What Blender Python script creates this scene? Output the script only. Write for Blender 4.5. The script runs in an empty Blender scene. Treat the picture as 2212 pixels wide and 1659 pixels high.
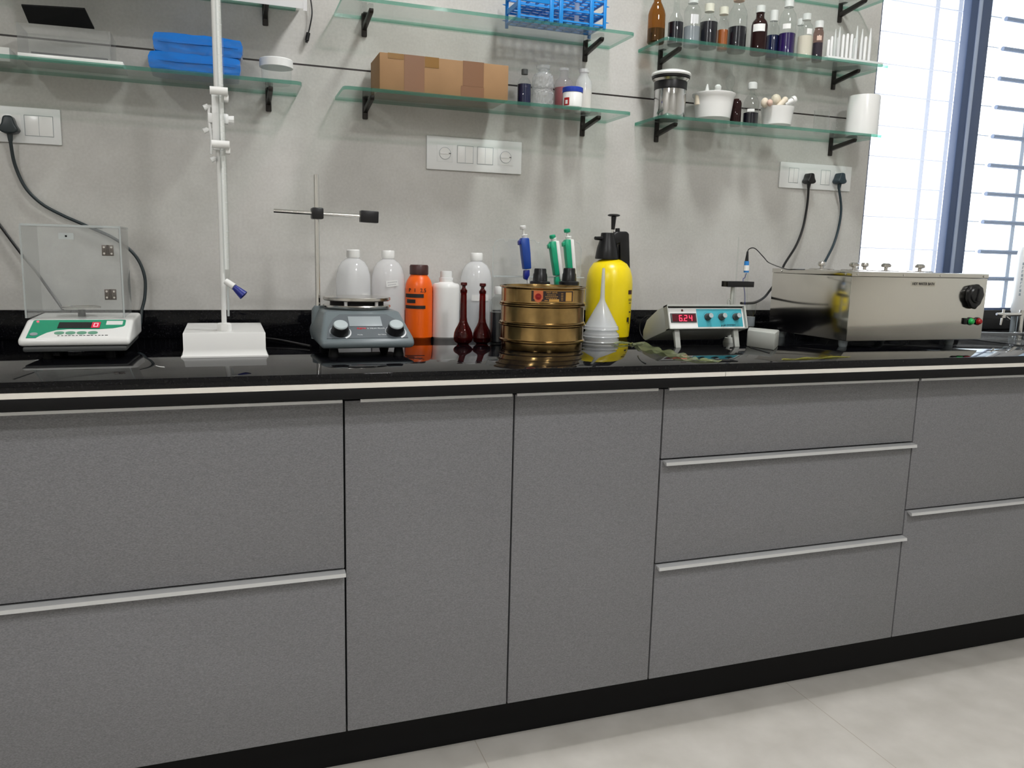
import bpy, bmesh, math, random
from mathutils import Vector, Matrix, noise
random.seed(7)
PI = math.pi
SC = bpy.context.scene
COL = SC.collection
# ------------------------------------------------------------------ camera solved from the room's straight edges
CY, CZ, YAW, PIT, ROL, FPX = -2.08049, 1.07704, .34443, .16073, .02466, 1734.184
_f = Vector((math.sin(YAW)*math.cos(PIT), math.cos(YAW)*math.cos(PIT), -math.sin(PIT)))
_r = Vector((math.cos(YAW), -math.sin(YAW), 0)); _u = _r.cross(_f)
CR = _r*math.cos(ROL) + _u*math.sin(ROL); CU = -_r*math.sin(ROL) + _u*math.cos(ROL); CF = _f
CO = Vector((0, CY, CZ))
def A(u, v, y=None, z=None, x=None):
    """point of the room seen at photo pixel (u, v) on a given wall-parallel / level plane"""
    d = CF + CR*((u-1106)/FPX) - CU*((v-829.5)/FPX)
    if y is not None: t = (y-CO.y)/d.y
    elif z is not None: t = (z-CO.z)/d.z
    else: t = (x-CO.x)/d.x
    return CO + d*t
def mpp(u, v, y):
    """metres per photo pixel at that point, for round upright things"""
    p = A(u, v, y=y); d = (p-CO).dot(CF)
    return d/FPX*math.cos(math.atan((u-1106)/FPX))
cam = bpy.data.objects.new('camera', bpy.data.cameras.new('camera')); COL.objects.link(cam)
M = Matrix((CR, CU, -CF)).transposed().to_4x4(); M.translation = CO
cam.matrix_world = M
cam.data.sensor_width = 36; cam.data.lens = FPX/2212*36; cam.data.clip_start = .02
SC.camera = cam
# ------------------------------------------------------------------ materials
def newmat(name):
    m = bpy.data.materials.new(name); m.use_nodes = True
    nt = m.node_tree; nt.nodes.clear()
    return m, nt, nt.nodes.new('ShaderNodeOutputMaterial')
def lin(c):
    return tuple(((x/12.92) if x <= .04045 else ((x+.055)/1.055)**2.4) for x in c[:3]) + (1,)
def S(r, g, b): return lin((r/255, g/255, b/255))
def pbr(name, col, rough=.5, metal=0, spec=.5, coat=0, noise_amt=0, noise_scale=50, bump=0, bump_scale=100, emit=None, estr=0, sss=0, detail=4):
    m, nt, out = newmat(name)
    p = nt.nodes.new('ShaderNodeBsdfPrincipled')
    p.inputs['Base Color'].default_value = col; p.inputs['Roughness'].default_value = rough
    p.inputs['Metallic'].default_value = metal; p.inputs['Specular IOR Level'].default_value = spec
    p.inputs['Coat Weight'].default_value = coat
    if emit:
        p.inputs['Emission Color'].default_value = emit; p.inputs['Emission Strength'].default_value = estr
    if noise_amt or bump:
        tc = nt.nodes.new('ShaderNodeTexCoord')
    if noise_amt:
        n = nt.nodes.new('ShaderNodeTexNoise'); n.inputs['Scale'].default_value = noise_scale; n.inputs['Detail'].default_value = detail
        nt.links.new(tc.outputs['Object'], n.inputs['Vector'])
        r = nt.nodes.new('ShaderNodeValToRGB')
        a, b = 1-noise_amt, 1+noise_amt
        r.color_ramp.elements[0].position = .3; r.color_ramp.elements[1].position = .7
        r.color_ramp.elements[0].color = tuple(c*a for c in col[:3])+(1,)
        r.color_ramp.elements[1].color = tuple(min(1, c*b) for c in col[:3])+(1,)
        nt.links.new(n.outputs['Fac'], r.inputs['Fac']); nt.links.new(r.outputs['Color'], p.inputs['Base Color'])
    if bump:
        n2 = nt.nodes.new('ShaderNodeTexNoise'); n2.inputs['Scale'].default_value = bump_scale; n2.inputs['Detail'].default_value = 3
        nt.links.new(tc.outputs['Object'], n2.inputs['Vector'])
        bp = nt.nodes.new('ShaderNodeBump'); bp.inputs['Strength'].default_value = bump; bp.inputs['Distance'].default_value = .002
        nt.links.new(n2.outputs['Fac'], bp.inputs['Height']); nt.links.new(bp.outputs['Normal'], p.inputs['Normal'])
    nt.links.new(p.outputs['BSDF'], out.inputs['Surface'])
    return m
def thin(name, tint=(.96, .97, .97), rough=.03, body=0, bodycol=(.8, .8, .8), ior=1.45, transl=0):
    """clear sheet or thin walled vessel: see-through, mirror like at a glance, optionally a little cloudy"""
    m, nt, out = newmat(name); N = nt.nodes.new; L = nt.links.new
    t = N('ShaderNodeBsdfTransparent'); t.inputs['Color'].default_value = tint+(1,)
    g = N('ShaderNodeBsdfGlossy'); g.inputs['Roughness'].default_value = rough
    # Schlick reflectance from the facing angle, the same from either side of the sheet
    lw = N('ShaderNodeLayerWeight'); lw.inputs['Blend'].default_value = .5
    pw = N('ShaderNodeMath'); pw.operation = 'POWER'; L(lw.outputs['Facing'], pw.inputs[0]); pw.inputs[1].default_value = 5
    f0 = ((ior-1)/(ior+1))**2
    fr = N('ShaderNodeMath'); fr.operation = 'MULTIPLY_ADD'; L(pw.outputs[0], fr.inputs[0]); fr.inputs[1].default_value = 1-f0; fr.inputs[2].default_value = f0
    base = t
    if body:
        d = N('ShaderNodeBsdfDiffuse'); d.inputs['Color'].default_value = bodycol+(1,)
        if transl:
            tr = N('ShaderNodeBsdfTranslucent'); tr.inputs['Color'].default_value = bodycol+(1,)
            mm = N('ShaderNodeMixShader'); mm.inputs[0].default_value = transl
            L(d.outputs[0], mm.inputs[1]); L(tr.outputs[0], mm.inputs[2]); d = mm
        mx = N('ShaderNodeMixShader'); mx.inputs[0].default_value = body
        L(t.outputs[0], mx.inputs[1]); L(d.outputs[0], mx.inputs[2]); base = mx
    mix = N('ShaderNodeMixShader'); L(fr.outputs[0], mix.inputs[0]); L(base.outputs[0], mix.inputs[1]); L(g.outputs[0], mix.inputs[2])
    L(mix.outputs[0], out.inputs['Surface'])
    return m
def emis(name, col, st):
    m, nt, out = newmat(name)
    e = nt.nodes.new('ShaderNodeEmission'); e.inputs[0].default_value = col; e.inputs[1].default_value = st
    nt.links.new(e.outputs[0], out.inputs[0]); return m

def wall_material():
    m, nt, out = newmat('wall_tile'); N = nt.nodes.new; L = nt.links.new
    p = N('ShaderNodeBsdfPrincipled'); p.inputs['Roughness'].default_value = .38; p.inputs['Specular IOR Level'].default_value = .35
    tc = N('ShaderNodeTexCoord')
    n = N('ShaderNodeTexNoise'); n.inputs['Scale'].default_value = 2.6; n.inputs['Detail'].default_value = 7; n.inputs['Roughness'].default_value = .62
    L(tc.outputs['Object'], n.inputs['Vector'])
    r = N('ShaderNodeValToRGB'); e = r.color_ramp.elements
    e[0].position = .32; e[0].color = S(176, 174, 169); e[1].position = .68; e[1].color = S(204, 202, 198)
    L(n.outputs['Fac'], r.inputs['Fac'])
    n2 = N('ShaderNodeTexNoise'); n2.inputs['Scale'].default_value = 160; n2.inputs['Detail'].default_value = 2
    L(tc.outputs['Object'], n2.inputs['Vector'])
    mx = N('ShaderNodeMix'); mx.data_type = 'RGBA'; mx.blend_type = 'OVERLAY'; mx.inputs[0].default_value = .12
    L(r.outputs['Color'], mx.inputs[6]); L(n2.outputs['Fac'], mx.inputs[7])
    # dark tile joint
    sx = N('ShaderNodeSeparateXYZ'); L(tc.outputs['Object'], sx.inputs[0])
    c = N('ShaderNodeMath'); c.operation = 'COMPARE'; c.inputs[1].default_value = 1.513; c.inputs[2].default_value = .0021
    L(sx.outputs['Z'], c.inputs[0])
    m2 = N('ShaderNodeMix'); m2.data_type = 'RGBA'; L(c.outputs[0], m2.inputs[0]); L(mx.outputs[2], m2.inputs[6]); m2.inputs[7].default_value = S(40, 34, 32)
    L(m2.outputs[2], p.inputs['Base Color']); L(p.outputs[0], out.inputs[0])
    return m
def floor_material():
    m, nt, out = newmat('floor_tile'); N = nt.nodes.new; L = nt.links.new
    p = N('ShaderNodeBsdfPrincipled'); p.inputs['Roughness'].default_value = .42; p.inputs['Specular IOR Level'].default_value = .25
    tc = N('ShaderNodeTexCoord')
    n = N('ShaderNodeTexNoise'); n.inputs['Scale'].default_value = 9; n.inputs['Detail'].default_value = 8
    L(tc.outputs['Object'], n.inputs['Vector'])
    r = N('ShaderNodeValToRGB'); e = r.color_ramp.elements
    e[0].position = .3; e[0].color = S(194, 190, 182); e[1].position = .7; e[1].color = S(210, 206, 199)
    L(n.outputs['Fac'], r.inputs['Fac'])
    mp = N('ShaderNodeMapping'); mp.inputs['Location'].default_value = (-.496, .45, 0); L(tc.outputs['Object'], mp.inputs[0])
    b = N('ShaderNodeTexBrick'); b.offset = 0; b.inputs['Scale'].default_value = 1; b.inputs['Mortar Size'].default_value = .0012
    b.inputs['Brick Width'].default_value = .84; b.inputs['Row Height'].default_value = .84; b.inputs['Mortar Smooth'].default_value = .3
    b.inputs['Mortar'].default_value = S(176, 168, 156)
    L(mp.outputs[0], b.inputs['Vector']); L(r.outputs[0], b.inputs['Color1']); L(r.outputs[0], b.inputs['Color2'])
    L(b.outputs['Color'], p.inputs['Base Color']); L(p.outputs[0], out.inputs[0])
    return m
def laminate_material():
    m, nt, out = newmat('grey_laminate'); N = nt.nodes.new; L = nt.links.new
    p = N('ShaderNodeBsdfPrincipled'); p.inputs['Roughness'].default_value = .45; p.inputs['Specular IOR Level'].default_value = .35
    tc = N('ShaderNodeTexCoord')
    mp = N('ShaderNodeMapping'); mp.inputs['Scale'].default_value = (1, 1, 3); L(tc.outputs['Object'], mp.inputs[0])
    n = N('ShaderNodeTexNoise'); n.inputs['Scale'].default_value = 330; n.inputs['Detail'].default_value = 3
    L(mp.outputs[0], n.inputs['Vector'])
    r = N('ShaderNodeValToRGB'); e = r.color_ramp.elements
    e[0].position = .3; e[0].color = S(104, 104, 107); e[1].position = .7; e[1].color = S(132, 132, 135)
    L(n.outputs['Fac'], r.inputs['Fac']); L(r.outputs[0], p.inputs['Base Color']); L(p.outputs[0], out.inputs[0])
    return m
def granite_material():
    m, nt, out = newmat('black_granite'); N = nt.nodes.new; L = nt.links.new
    p = N('ShaderNodeBsdfPrincipled'); p.inputs['Roughness'].default_value = .035; p.inputs['Specular IOR Level'].default_value = .22
    tc = N('ShaderNodeTexCoord'); n = N('ShaderNodeTexNoise'); n.inputs['Scale'].default_value = 260; n.inputs['Detail'].default_value = 2
    L(tc.outputs['Object'], n.inputs['Vector'])
    r = N('ShaderNodeValToRGB'); e = r.color_ramp.elements
    e[0].position = .55; e[0].color = (.003, .003, .004, 1); e[1].position = .85; e[1].color = (.02, .02, .022, 1)
    L(n.outputs['Fac'], r.inputs['Fac']); L(r.outputs[0], p.inputs['Base Color']); L(p.outputs[0], out.inputs[0])
    return m
def steel_material(name, col, rough, bump):
    m, nt, out = newmat(name); N = nt.nodes.new; L = nt.links.new
    p = N('ShaderNodeBsdfPrincipled'); p.inputs['Roughness'].default_value = rough; p.inputs['Metallic'].default_value = 1
    p.inputs['Base Color'].default_value = col
    tc = N('ShaderNodeTexCoord'); n = N('ShaderNodeTexNoise'); n.inputs['Scale'].default_value = 5; n.inputs['Detail'].default_value = 1
    L(tc.outputs['Object'], n.inputs['Vector'])
    bp = N('ShaderNodeBump'); bp.inputs['Strength'].default_value = bump; bp.inputs['Distance'].default_value = .01
    L(n.outputs['Fac'], bp.inputs['Height']); L(bp.outputs[0], p.inputs['Normal']); L(p.outputs[0], out.inputs[0])
    return m
WALL = wall_material(); FLOOR = floor_material(); LAM = laminate_material(); GRAN = granite_material()
PAINT = pbr('white_paint', S(214, 212, 206), .7)
WHITE = pbr('white_plastic', S(226, 227, 226), .35)
WHITE2 = pbr('white_porcelain', S(232, 232, 230), .25)
OFFW = pbr('off_white_band', S(226, 222, 214), .4)
CREAM = pbr('cream', S(222, 210, 190), .5)
CREAMW = pbr('cream_white', S(228, 224, 210), .4)
PINKC = pbr('pinkish_cork', S(214, 184, 168), .6)
BLACKP = pbr('black_plastic', (.007, .007, .008, 1), .35, spec=.4)
BLACKM = pbr('black_matt', (.004, .004, .0045, 1), .6, spec=.2)
DARKM = pbr('dark_bracket', (.03, .026, .024, 1), .4, .6)
ALU = pbr('aluminium_strip', S(205, 206, 207), .35, .35)
CHROME = pbr('chrome', (.72, .71, .69, 1), .15, 1)
STEEL = steel_material('stainless_sheet', (.66, .64, .59, 1), .13, .22)
HINGE = pbr('dull_hinge', (.16, .145, .135, 1), .35, .8)
STEELD = pbr('stainless_disc', (.62, .6, .57, 1), .22, 1)
BRASS = pbr('brass', (.33, .215, .085, 1), .19, 1, noise_amt=.25, noise_scale=25)
CARD = pbr('cardboard', S(152, 118, 82), .8, noise_amt=.06, noise_scale=14)
TAPE = pbr('brown_tape', S(126, 90, 64), .3)
TAPE2 = pbr('yellow_tape', S(132, 95, 40), .25)
BLUEPK = pbr('blue_wrap', S(0, 108, 198), .16, coat=.6, bump=.5, bump_scale=24)
BLUER = pbr('blue_rack', S(10, 132, 212), .4)
BLUEP = pbr('blue_pipette', S(24, 66, 150), .35)
DBLUE = pbr('dark_blue', S(22, 36, 130), .35)
GREENP = pbr('green_pipette', S(20, 160, 118), .35)
TEAL = pbr('teal_label', S(64, 168, 184), .45)
GREENL = pbr('green_label', S(26, 148, 112), .4)
GREENB = pbr('green_button', S(104, 160, 134), .4)
GREY = pbr('grey_casting', S(104, 114, 118), .38)
GREY2 = pbr('grey_panel', S(88, 95, 100), .4)
GREYL = pbr('grey_light', S(150, 158, 162), .35)
GREYK = pbr('knob_top', S(176, 186, 188), .35)
GREYM = pbr('meter_grey', S(178, 180, 174), .45)
DGREY = pbr('dark_grey', S(70, 72, 72), .5)
ORANGE = pbr('orange_plastic', S(240, 98, 8), .32)
BROWNCAP = pbr('brown_cap', S(64, 32, 30), .4)
YELLOW = pbr('yellow_plastic', S(240, 214, 14), .3)
RED = pbr('red_plastic', S(170, 20, 24), .35)
REDLED = emis('red_led', (1, .05, .10, 1), 2.6)
REDGLOW = pbr('red_led_window', (.05, .0, .006, 1), .35, emit=(1, .01, .05, 1), estr=.035)
REDLIT = pbr('lit_red_window', (.2, 0, .02, 1), .4, emit=(1, .02, .07, 1), estr=.55)
PINKLED = emis('pink_led', (1, .62, .68, 1), 1.1)
REDTXT = pbr('red_ink', S(220, 50, 60), .5)
WHTXT = pbr('white_ink', S(220, 222, 224), .5)
BLKTXT = pbr('black_ink', (.012, .01, .01, 1), .6)
MILK = thin('milky_plastic', (.96, .97, .97), .10, .80, (.97, .975, .985), 1.45, .5)
MILK2 = thin('milky_translucent', (.95, .96, .96), .12, .52, (.95, .96, .97), 1.45, .5)
GLASS = thin('clear_glass', (.95, .965, .96), .02)
ACRYL = thin('acrylic', (.975, .982, .982), .03, .045, (.97, .98, .99), 1.45, .3)
ACRYLE = thin('acrylic_edge', (.9, .93, .93), .1, .5, (.86, .89, .89), 1.45, .5)
CRINK = thin('crumpled_film', (.88, .9, .9), .12, .34, (.85, .85, .86), 1.5, .4)
AMBER = thin('amber_glass', (.62, .36, .12), .03, .1, (.35, .18, .05))
AMBERR = thin('red_amber_glass', (.36, .022, .014), .03, .16, (.16, .012, .012))
AMBERD = thin('dark_amber_glass', (.16, .06, .05), .03, .35, (.05, .02, .02))
SHELFG = thin('shelf_glass', (.91, .94, .925), .02, .025, (.5, .66, .62), 1.5)
SHELFE = thin('shelf_glass_edge', (.46, .76, .66), .08, .30, (.14, .52, .40), 1.5, .6)
WINGL = thin('hazed_window_glass', (.93, .95, .97), .02, .10, (.9, .94, 1.0), 1.45, .85)  # cloudy body stands in for the glare that washes out the bars
INK = pbr('black_liquid', (.006, .006, .012, 1), .2)
INKB = pbr('blue_black_liquid', (.008, .012, .05, 1), .2)
PURPLE = pbr('purple_liquid', (.022, .008, .085, 1), .2)
BLUEL = pbr('blue_liquid', (.012, .05, .14, 1), .2)
REDL = pbr('red_liquid', S(150, 26, 40), .3)
POWDER = pbr('cream_powder', S(216, 208, 192), .8)
GREYLQ = thin('grey_liquid', (.6, .64, .68), .1, .45, (.45, .48, .52))
BROWNL = pbr('brown_liquid', (.05, .02, .012, 1), .3)
ORL = pbr('orange_liquid', S(150, 82, 36), .3)
LEAF = thin('green_film', (.82, .86, .66), .10, .40, (.56, .62, .36), 1.45, .4)
LEAFY = thin('yellow_film', (.7, .68, .2), .12, .6, (.48, .46, .08), 1.45, .3)
FRAME = pbr('blue_grey_frame', S(72, 88, 120), .35)
FRAMEL = pbr('pale_frame', S(168, 182, 208), .3)
GRILLE = pbr('glare_paled_bar', S(186, 190, 206), .35)  # paled to imitate bars washed out by window glare
CONC = pbr('pale_concrete', S(170, 176, 190), .8)
# ------------------------------------------------------------------ mesh helpers
class B:
    def __init__(s): s.bm = bmesh.new(); s.mi = 0
    def _fin(s, faces):
        for f in faces: f.material_index = s.mi
    def box(s, c, d, bevel=0, rot=None, seg=2):
        before = set(s.bm.faces)
        r = bmesh.ops.create_cube(s.bm, size=1, matrix=Matrix.Diagonal((d[0], d[1], d[2], 1)))
        vs = r['verts']
        if bevel:
            es = list({e for v in vs for e in v.link_edges})
            rr = bmesh.ops.bevel(s.bm, geom=es, offset=min(bevel, min(d)*.49), segments=seg, profile=.5, affect='EDGES')
        nf = [f for f in s.bm.faces if f not in before]
        vs = list({v for f in nf for v in f.verts})
        mt = Matrix.Translation(c) @ (rot.to_4x4() if rot else Matrix.Identity(4))
        bmesh.ops.transform(s.bm, matrix=mt, verts=vs); s._fin(nf); return s
    def b2(s, a, b, bevel=0):
        a, b = Vector(a), Vector(b)
        return s.box((a+b)/2, tuple(abs(q) for q in (b-a)), bevel)
    def lathe(s, prof, seg=32, c=(0, 0, 0), rot=None, cap0=True, cap1=True):
        before = set(s.bm.faces); rings = []
        for r, z in prof:
            if r < 1e-6: rings.append([s.bm.verts.new((0, 0, z))])
            else: rings.append([s.bm.verts.new((r*math.cos(2*PI*k/seg), r*math.sin(2*PI*k/seg), z)) for k in range(seg)])
        for a, b in zip(rings, rings[1:]):
            for k in range(seg):
                q = (k+1) % seg
                if len(a) == 1 and len(b) == 1: continue
                if len(a) == 1: s.bm.faces.new((a[0], b[q], b[k]))
                elif len(b) == 1: s.bm.faces.new((a[k], a[q], b[0]))
                else: s.bm.faces.new((a[k], a[q], b[q], b[k]))
        if cap0 and len(rings[0]) > 1: s.bm.faces.new(rings[0][::-1])
        if cap1 and len(rings[-1]) > 1: s.bm.faces.new(rings[-1])
        mt = Matrix.Translation(c) @ (rot.to_4x4() if rot else Matrix.Identity(4))
        bmesh.ops.transform(s.bm, matrix=mt, verts=[v for g in rings for v in g])
        s._fin([f for f in s.bm.faces if f not in before]); return s
    def cyl(s, a, b, r, r2=None, seg=20):
        a, b = Vector(a), Vector(b); d = b-a
        return s.lathe([(r, 0), (r if r2 is None else r2, d.length)], seg, a, d.to_track_quat('Z', 'Y').to_matrix())
    def tube(s, pts, r, seg=10, smooth=True, n=8):
        P = [Vector(p) for p in pts]
        if smooth and len(P) > 2:
            Q = []
            for i in range(len(P)-1):
                p0 = P[max(i-1, 0)]; p1 = P[i]; p2 = P[i+1]; p3 = P[min(i+2, len(P)-1)]
                for k in range(n):
                    t = k/n
                    Q.append(.5*((2*p1)+(-p0+p2)*t+(2*p0-5*p1+4*p2-p3)*t*t+(-p0+3*p1-3*p2+p3)*t**3))
            Q.append(P[-1]); P = Q
        before = set(s.bm.faces); prev = None; up = None
        for i, p in enumerate(P):
            d = (P[min(i+1, len(P)-1)]-P[max(i-1, 0)]).normalized()
            if up is None: up = d.orthogonal().normalized()
            up = (up-d*up.dot(d)).normalized(); w = d.cross(up)
            ring = [s.bm.verts.new(p+(up*math.cos(2*PI*k/seg)+w*math.sin(2*PI*k/seg))*r) for k in range(seg)]
            if prev:
                for k in range(seg):
                    q = (k+1) % seg; s.bm.faces.new((prev[k], prev[q], ring[q], ring[k]))
            else: s.bm.faces.new(ring[::-1])
            prev = ring
        s.bm.faces.new(prev); s._fin([f for f in s.bm.faces if f not in before]); return s
    def prism(s, pts, axis, a0, a1, bevel=0, seg=2):
        """outline given in the two other axes, extruded along axis between a0 and a1"""
        def P(q, a):
            if axis == 'x': return (a, q[0], q[1])
            if axis == 'y': return (q[0], a, q[1])
            return (q[0], q[1], a)
        before = set(s.bm.faces)
        va = [s.bm.verts.new(P(q, a0)) for q in pts]; vb = [s.bm.verts.new(P(q, a1)) for q in pts]
        s.bm.faces.new(va[::-1]); s.bm.faces.new(vb)
        n = len(pts)
        for k in range(n):
            q = (k+1) % n; s.bm.faces.new((va[k], va[q], vb[q], vb[k]))
        nf = [f for f in s.bm.faces if f not in before]
        bmesh.ops.recalc_face_normals(s.bm, faces=nf)
        if bevel:
            es = list({e for f in nf for e in f.edges})
            bmesh.ops.bevel(s.bm, geom=es, offset=bevel, segments=seg, profile=.5, affect='EDGES')
        s._fin([f for f in s.bm.faces if f not in before]); return s
    def patch(s, r, z0, z1, az, wid, c=(0, 0), n=12, th=.0004):
        """curved label hugging an upright round body"""
        before = set(s.bm.faces); prev = None
        for k in range(n+1):
            a = az-wid/2+wid*k/n
            cs, sn = math.cos(a), math.sin(a)
            vs = [s.bm.verts.new((c[0]+rr*cs, c[1]+rr*sn, z)) for rr, z in ((r, z0), (r, z1), (r+th, z1), (r+th, z0))]
            if prev:
                for i in range(4):
                    j = (i+1) % 4; s.bm.faces.new((prev[i], prev[j], vs[j], vs[i]))
            else: s.bm.faces.new(vs)
            prev = vs
        s.bm.faces.new(prev[::-1])
        nf = [f for f in s.bm.faces if f not in before]; bmesh.ops.recalc_face_normals(s.bm, faces=nf); s._fin(nf); return s
def obj(name, b, mats, parent=None, loc=None, rot=None):
    bm = b.bm
    bmesh.ops.recalc_face_normals(bm, faces=bm.faces[:])
    for f in bm.faces: f.smooth = True
    for e in bm.edges:
        if len(e.link_faces) == 2 and e.calc_face_angle(0) > .62: e.smooth = False
    me = bpy.data.meshes.new(name); bm.to_mesh(me); bm.free()
    for m in (mats if isinstance(mats, (list, tuple)) else [mats]): me.materials.append(m)
    o = bpy.data.objects.new(name, me); COL.objects.link(o)
    if parent: o.parent = parent
    if loc is not None: o.location = loc
    if rot is not None: o.rotation_euler = rot
    return o
def tag(o, label, cat, group=None, kind=None):
    o['label'] = label; o['category'] = cat
    if group: o['group'] = group
    if kind: o['kind'] = kind
    return o
def thing(name, label, cat, loc=(0, 0, 0), group=None, rz=0):
    o = bpy.data.objects.new(name, None); COL.objects.link(o); o.location = loc; o.rotation_euler.z = rz
    o.empty_display_size = .02
    return tag(o, label, cat, group)
def struct(name, b, m, parent=None):
    o = obj(name, b, m, parent)
    if not parent: o['kind'] = 'structure'
    return o
def text(name, body, size, loc, m, parent, rot=(PI/2, 0, 0), align='CENTER', th=.0003, sx=1):
    c = bpy.data.curves.new('t', 'FONT'); c.body = body; c.size = size; c.align_x = align; c.align_y = 'CENTER'; c.extrude = th; c.resolution_u = 3
    t = bpy.data.objects.new('t', c)
    me = bpy.data.meshes.new_from_object(t); bpy.data.objects.remove(t); bpy.data.curves.remove(c)
    if sx != 1:
        for v in me.vertices: v.co.x *= sx
    me.materials.clear(); me.materials.append(m)
    o = bpy.data.objects.new(name, me); COL.objects.link(o); o.parent = parent; o.location = loc; o.rotation_euler = rot
    return o
def az_to_cam(p): return math.atan2(CY-p[1], -p[0])
# ================================================================== the room
ZC = .86               # worktop level
XW = 1.915             # where the wall meets the window
struct('floor', B().b2((-2.6, -6.2, -.1), (3.5, .2, 0)), FLOOR)
struct('ceiling', B().b2((-2.6, -6.2, 2.9), (3.5, .2, 3.0)), PAINT)
wb = B(); wb.b2((-2.6, 0, 0), (XW, .2, 2.9)); wb.b2((XW, 0, 0), (3.2, .2, .905)); wb.b2((XW, 0, 2.45), (3.2, .2, 2.9)); wb.b2((3.2, 0, 0), (3.5, .2, 2.9))
struct('wall_back', wb, WALL)
struct('wall_left', B().b2((-2.6, -6.2, 0), (-2.5, 0, 2.9)), PAINT)
struct('wall_right', B().b2((3.4, -6.2, 0), (3.5, 0, 2.9)), PAINT)
struct('wall_front', B().b2((-2.5, -6.2, 0), (3.4, -6.1, 2.9)), PAINT)
# window: two sliding sashes, the meeting stiles show as one dark post
win = bpy.data.objects.new('window_1', None); COL.objects.link(win); win['kind'] = 'structure'; win.location = (XW, .06, .925)
def wloc(x, y, z): return (x-XW, y-.06, z-.925)
fb = B()
fb.b2(wloc(XW, .02, .905), wloc(XW+.022, .10, 2.45)); fb.b2(wloc(3.175, .02, .905), wloc(3.2, .10, 2.45))
fb.b2(wloc(XW, .02, .905), wloc(3.2, .10, .922)); fb.b2(wloc(XW, .02, 2.42), wloc(3.2, .10, 2.45))
obj('frame', fb, FRAME, win)
mx0 = A(2096, 0, y=.03).x; mx1 = A(2142, 0, y=.03).x
obj('sash_stile', B().b2(wloc(mx0, .022, .922), wloc(mx1, .055, 2.42), .004), FRAME, win)
obj('stile_groove', B().b2(wloc(mx0+.030, .018, .922), wloc(mx0+.044, .0225, 2.42), .001), FRAMEL, win)
obj('sash_rail', B().b2(wloc(mx1, .03, .922), wloc(3.175, .055, .930)), FRAME, win)
obj('glass_pane', B().b2(wloc(XW+.022, .070, .922), wloc(mx1, .074, 2.42)), WINGL, win)
obj('glass_pane', B().b2(wloc(mx1-.005, .040, .931), wloc(3.175, .044, 2.42)), thin('less_hazed_window_glass', (.92, .96, .985), .02, .03, (.85, .93, 1.0), 1.45, .85), win)  # weaker glare veil in this pane, so its bars stay dark
# grille outside; glare is put into the thin, pale bars at the left
gy = .13
gr = thing('window_grille', 'metal bar grille outside the window, left bars thinned and paled for glare', 'grille', (XW, gy, .925))
zs = [A(2200, v, y=gy).z for v in (110, 175, 237, 300, 362, 423, 483, 546, 603)]
zs = [zs[0]+.098*3, zs[0]+.098*2, zs[0]+.098] + zs
for z in zs:
    obj('horizontal_bar', B().cyl((0, 0, z-.925), (.64, 0, z-.925), .0020, seg=8), GRILLE, gr)
    obj('horizontal_bar', B().cyl((.66, 0, z-.925), (1.28, 0, z-.925), .0078, seg=10), FRAME, gr)
for u, v in ((2021, 85), (2070, 91), (2240, 85), (2330, 85)):
    x = A(u, v, y=gy).x-XW
    obj('vertical_bar', B().b2((x-.009, .004, -.02), (x+.009, .010, 1.52)), GRILLE, gr)
struct('trim_1', B().b2((1.5, .2, 2.222), (4.2, .95, 2.30)), CONC)          # concrete sunshade over the window, outdoors
# backsplash and plinth
struct('trim_2', B().b2((-2.5, -.02, ZC), (3.4, 0, .926), .001), GRAN)
struct('baseboard_back', B().b2((-2.5, -.508, 0), (3.4, -.488, .14)), BLACKM)
# worktop
wt = thing('worktop', 'long polished black stone worktop with a pale stripe along its front edge', 'worktop', (0, -.655, .81))
def wl(x, y, z): return (x, y+.655, z-.81)
obj('stone_slab', B().b2(wl(-2.5, -.655, .8425), wl(3.4, 0, ZC), .0015), GRAN, wt)
xj = A(1568, 800, y=-.655).x
obj('pale_stripe', B().b2(wl(-2.5, -.6545, .833), wl(xj-.0006, -.60, .8423)), OFFW, wt)
obj('pale_stripe', B().b2(wl(xj+.0006, -.6545, .833), wl(3.4, -.60, .8423)), OFFW, wt)
obj('lower_band', B().b2(wl(-2.5, -.655, .813), wl(3.4, -.02, .8328), .001), BLACKM, wt)
# ------------------------------------------------------------------ cabinets
YP = -.605
def px(u, v): return A(u, v, y=YP).x
xs = [-.62, A(744, 1000, y=YP).x, A(1108, 1000, y=YP).x, A(1426, 1000, y=YP).x, A(1966, 1000, y=YP).x, 2.36]
ZT, ZB = .803, .135
def cabinet(label, x0, x1, fronts, kind):
    """fronts: list of (name, x0, x1, z0, z1)"""
    c = thing('base_cabinet', label, 'cabinet', ((x0+x1)/2, YP+.02, ZB), 'grey base cabinets under the worktop')
    ox = (x0+x1)/2
    b = B(); b.b2((x0-ox, 0, 0), (x1-ox, .565, .674)); obj('body', b, BLACKM, c)
    for (nm, a, d, z0, z1, hx0, hx1, thick) in fronts:
        f = B(); f.b2((a-ox+.0018, -.02, z0-ZB+.0018), (d-ox-.0018, -.001, z1-ZB-.0018), .0008)
        fo = obj(nm, f, LAM, c)
        # edge pull: a lip folded over the top edge of the front
        hh = .0072 if thick else .0045
        pr = 0.016 if thick else .004
        pts = [(-.02, z1-ZB-.0012), (-.02-pr, z1-ZB-.0012-.002), (-.02-pr-.001, z1-ZB-hh-.003), (-.02-pr+.003, z1-ZB-hh-.004), (-.021, z1-ZB-hh*.6)]
        if not thick: pts = [(-.0195, z1-ZB+.001), (-.024, z1-ZB+.001), (-.024, z1-ZB-hh), (-.0195, z1-ZB-hh)]
        obj('handle', B().prism(pts, 'x', hx0-ox, hx1-ox), ALU, fo)
    return c
def zf(u, v): return A(u, v, y=YP-.01).z
zA = .3945; 
zA = zf(400, 1277)+.006
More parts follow.
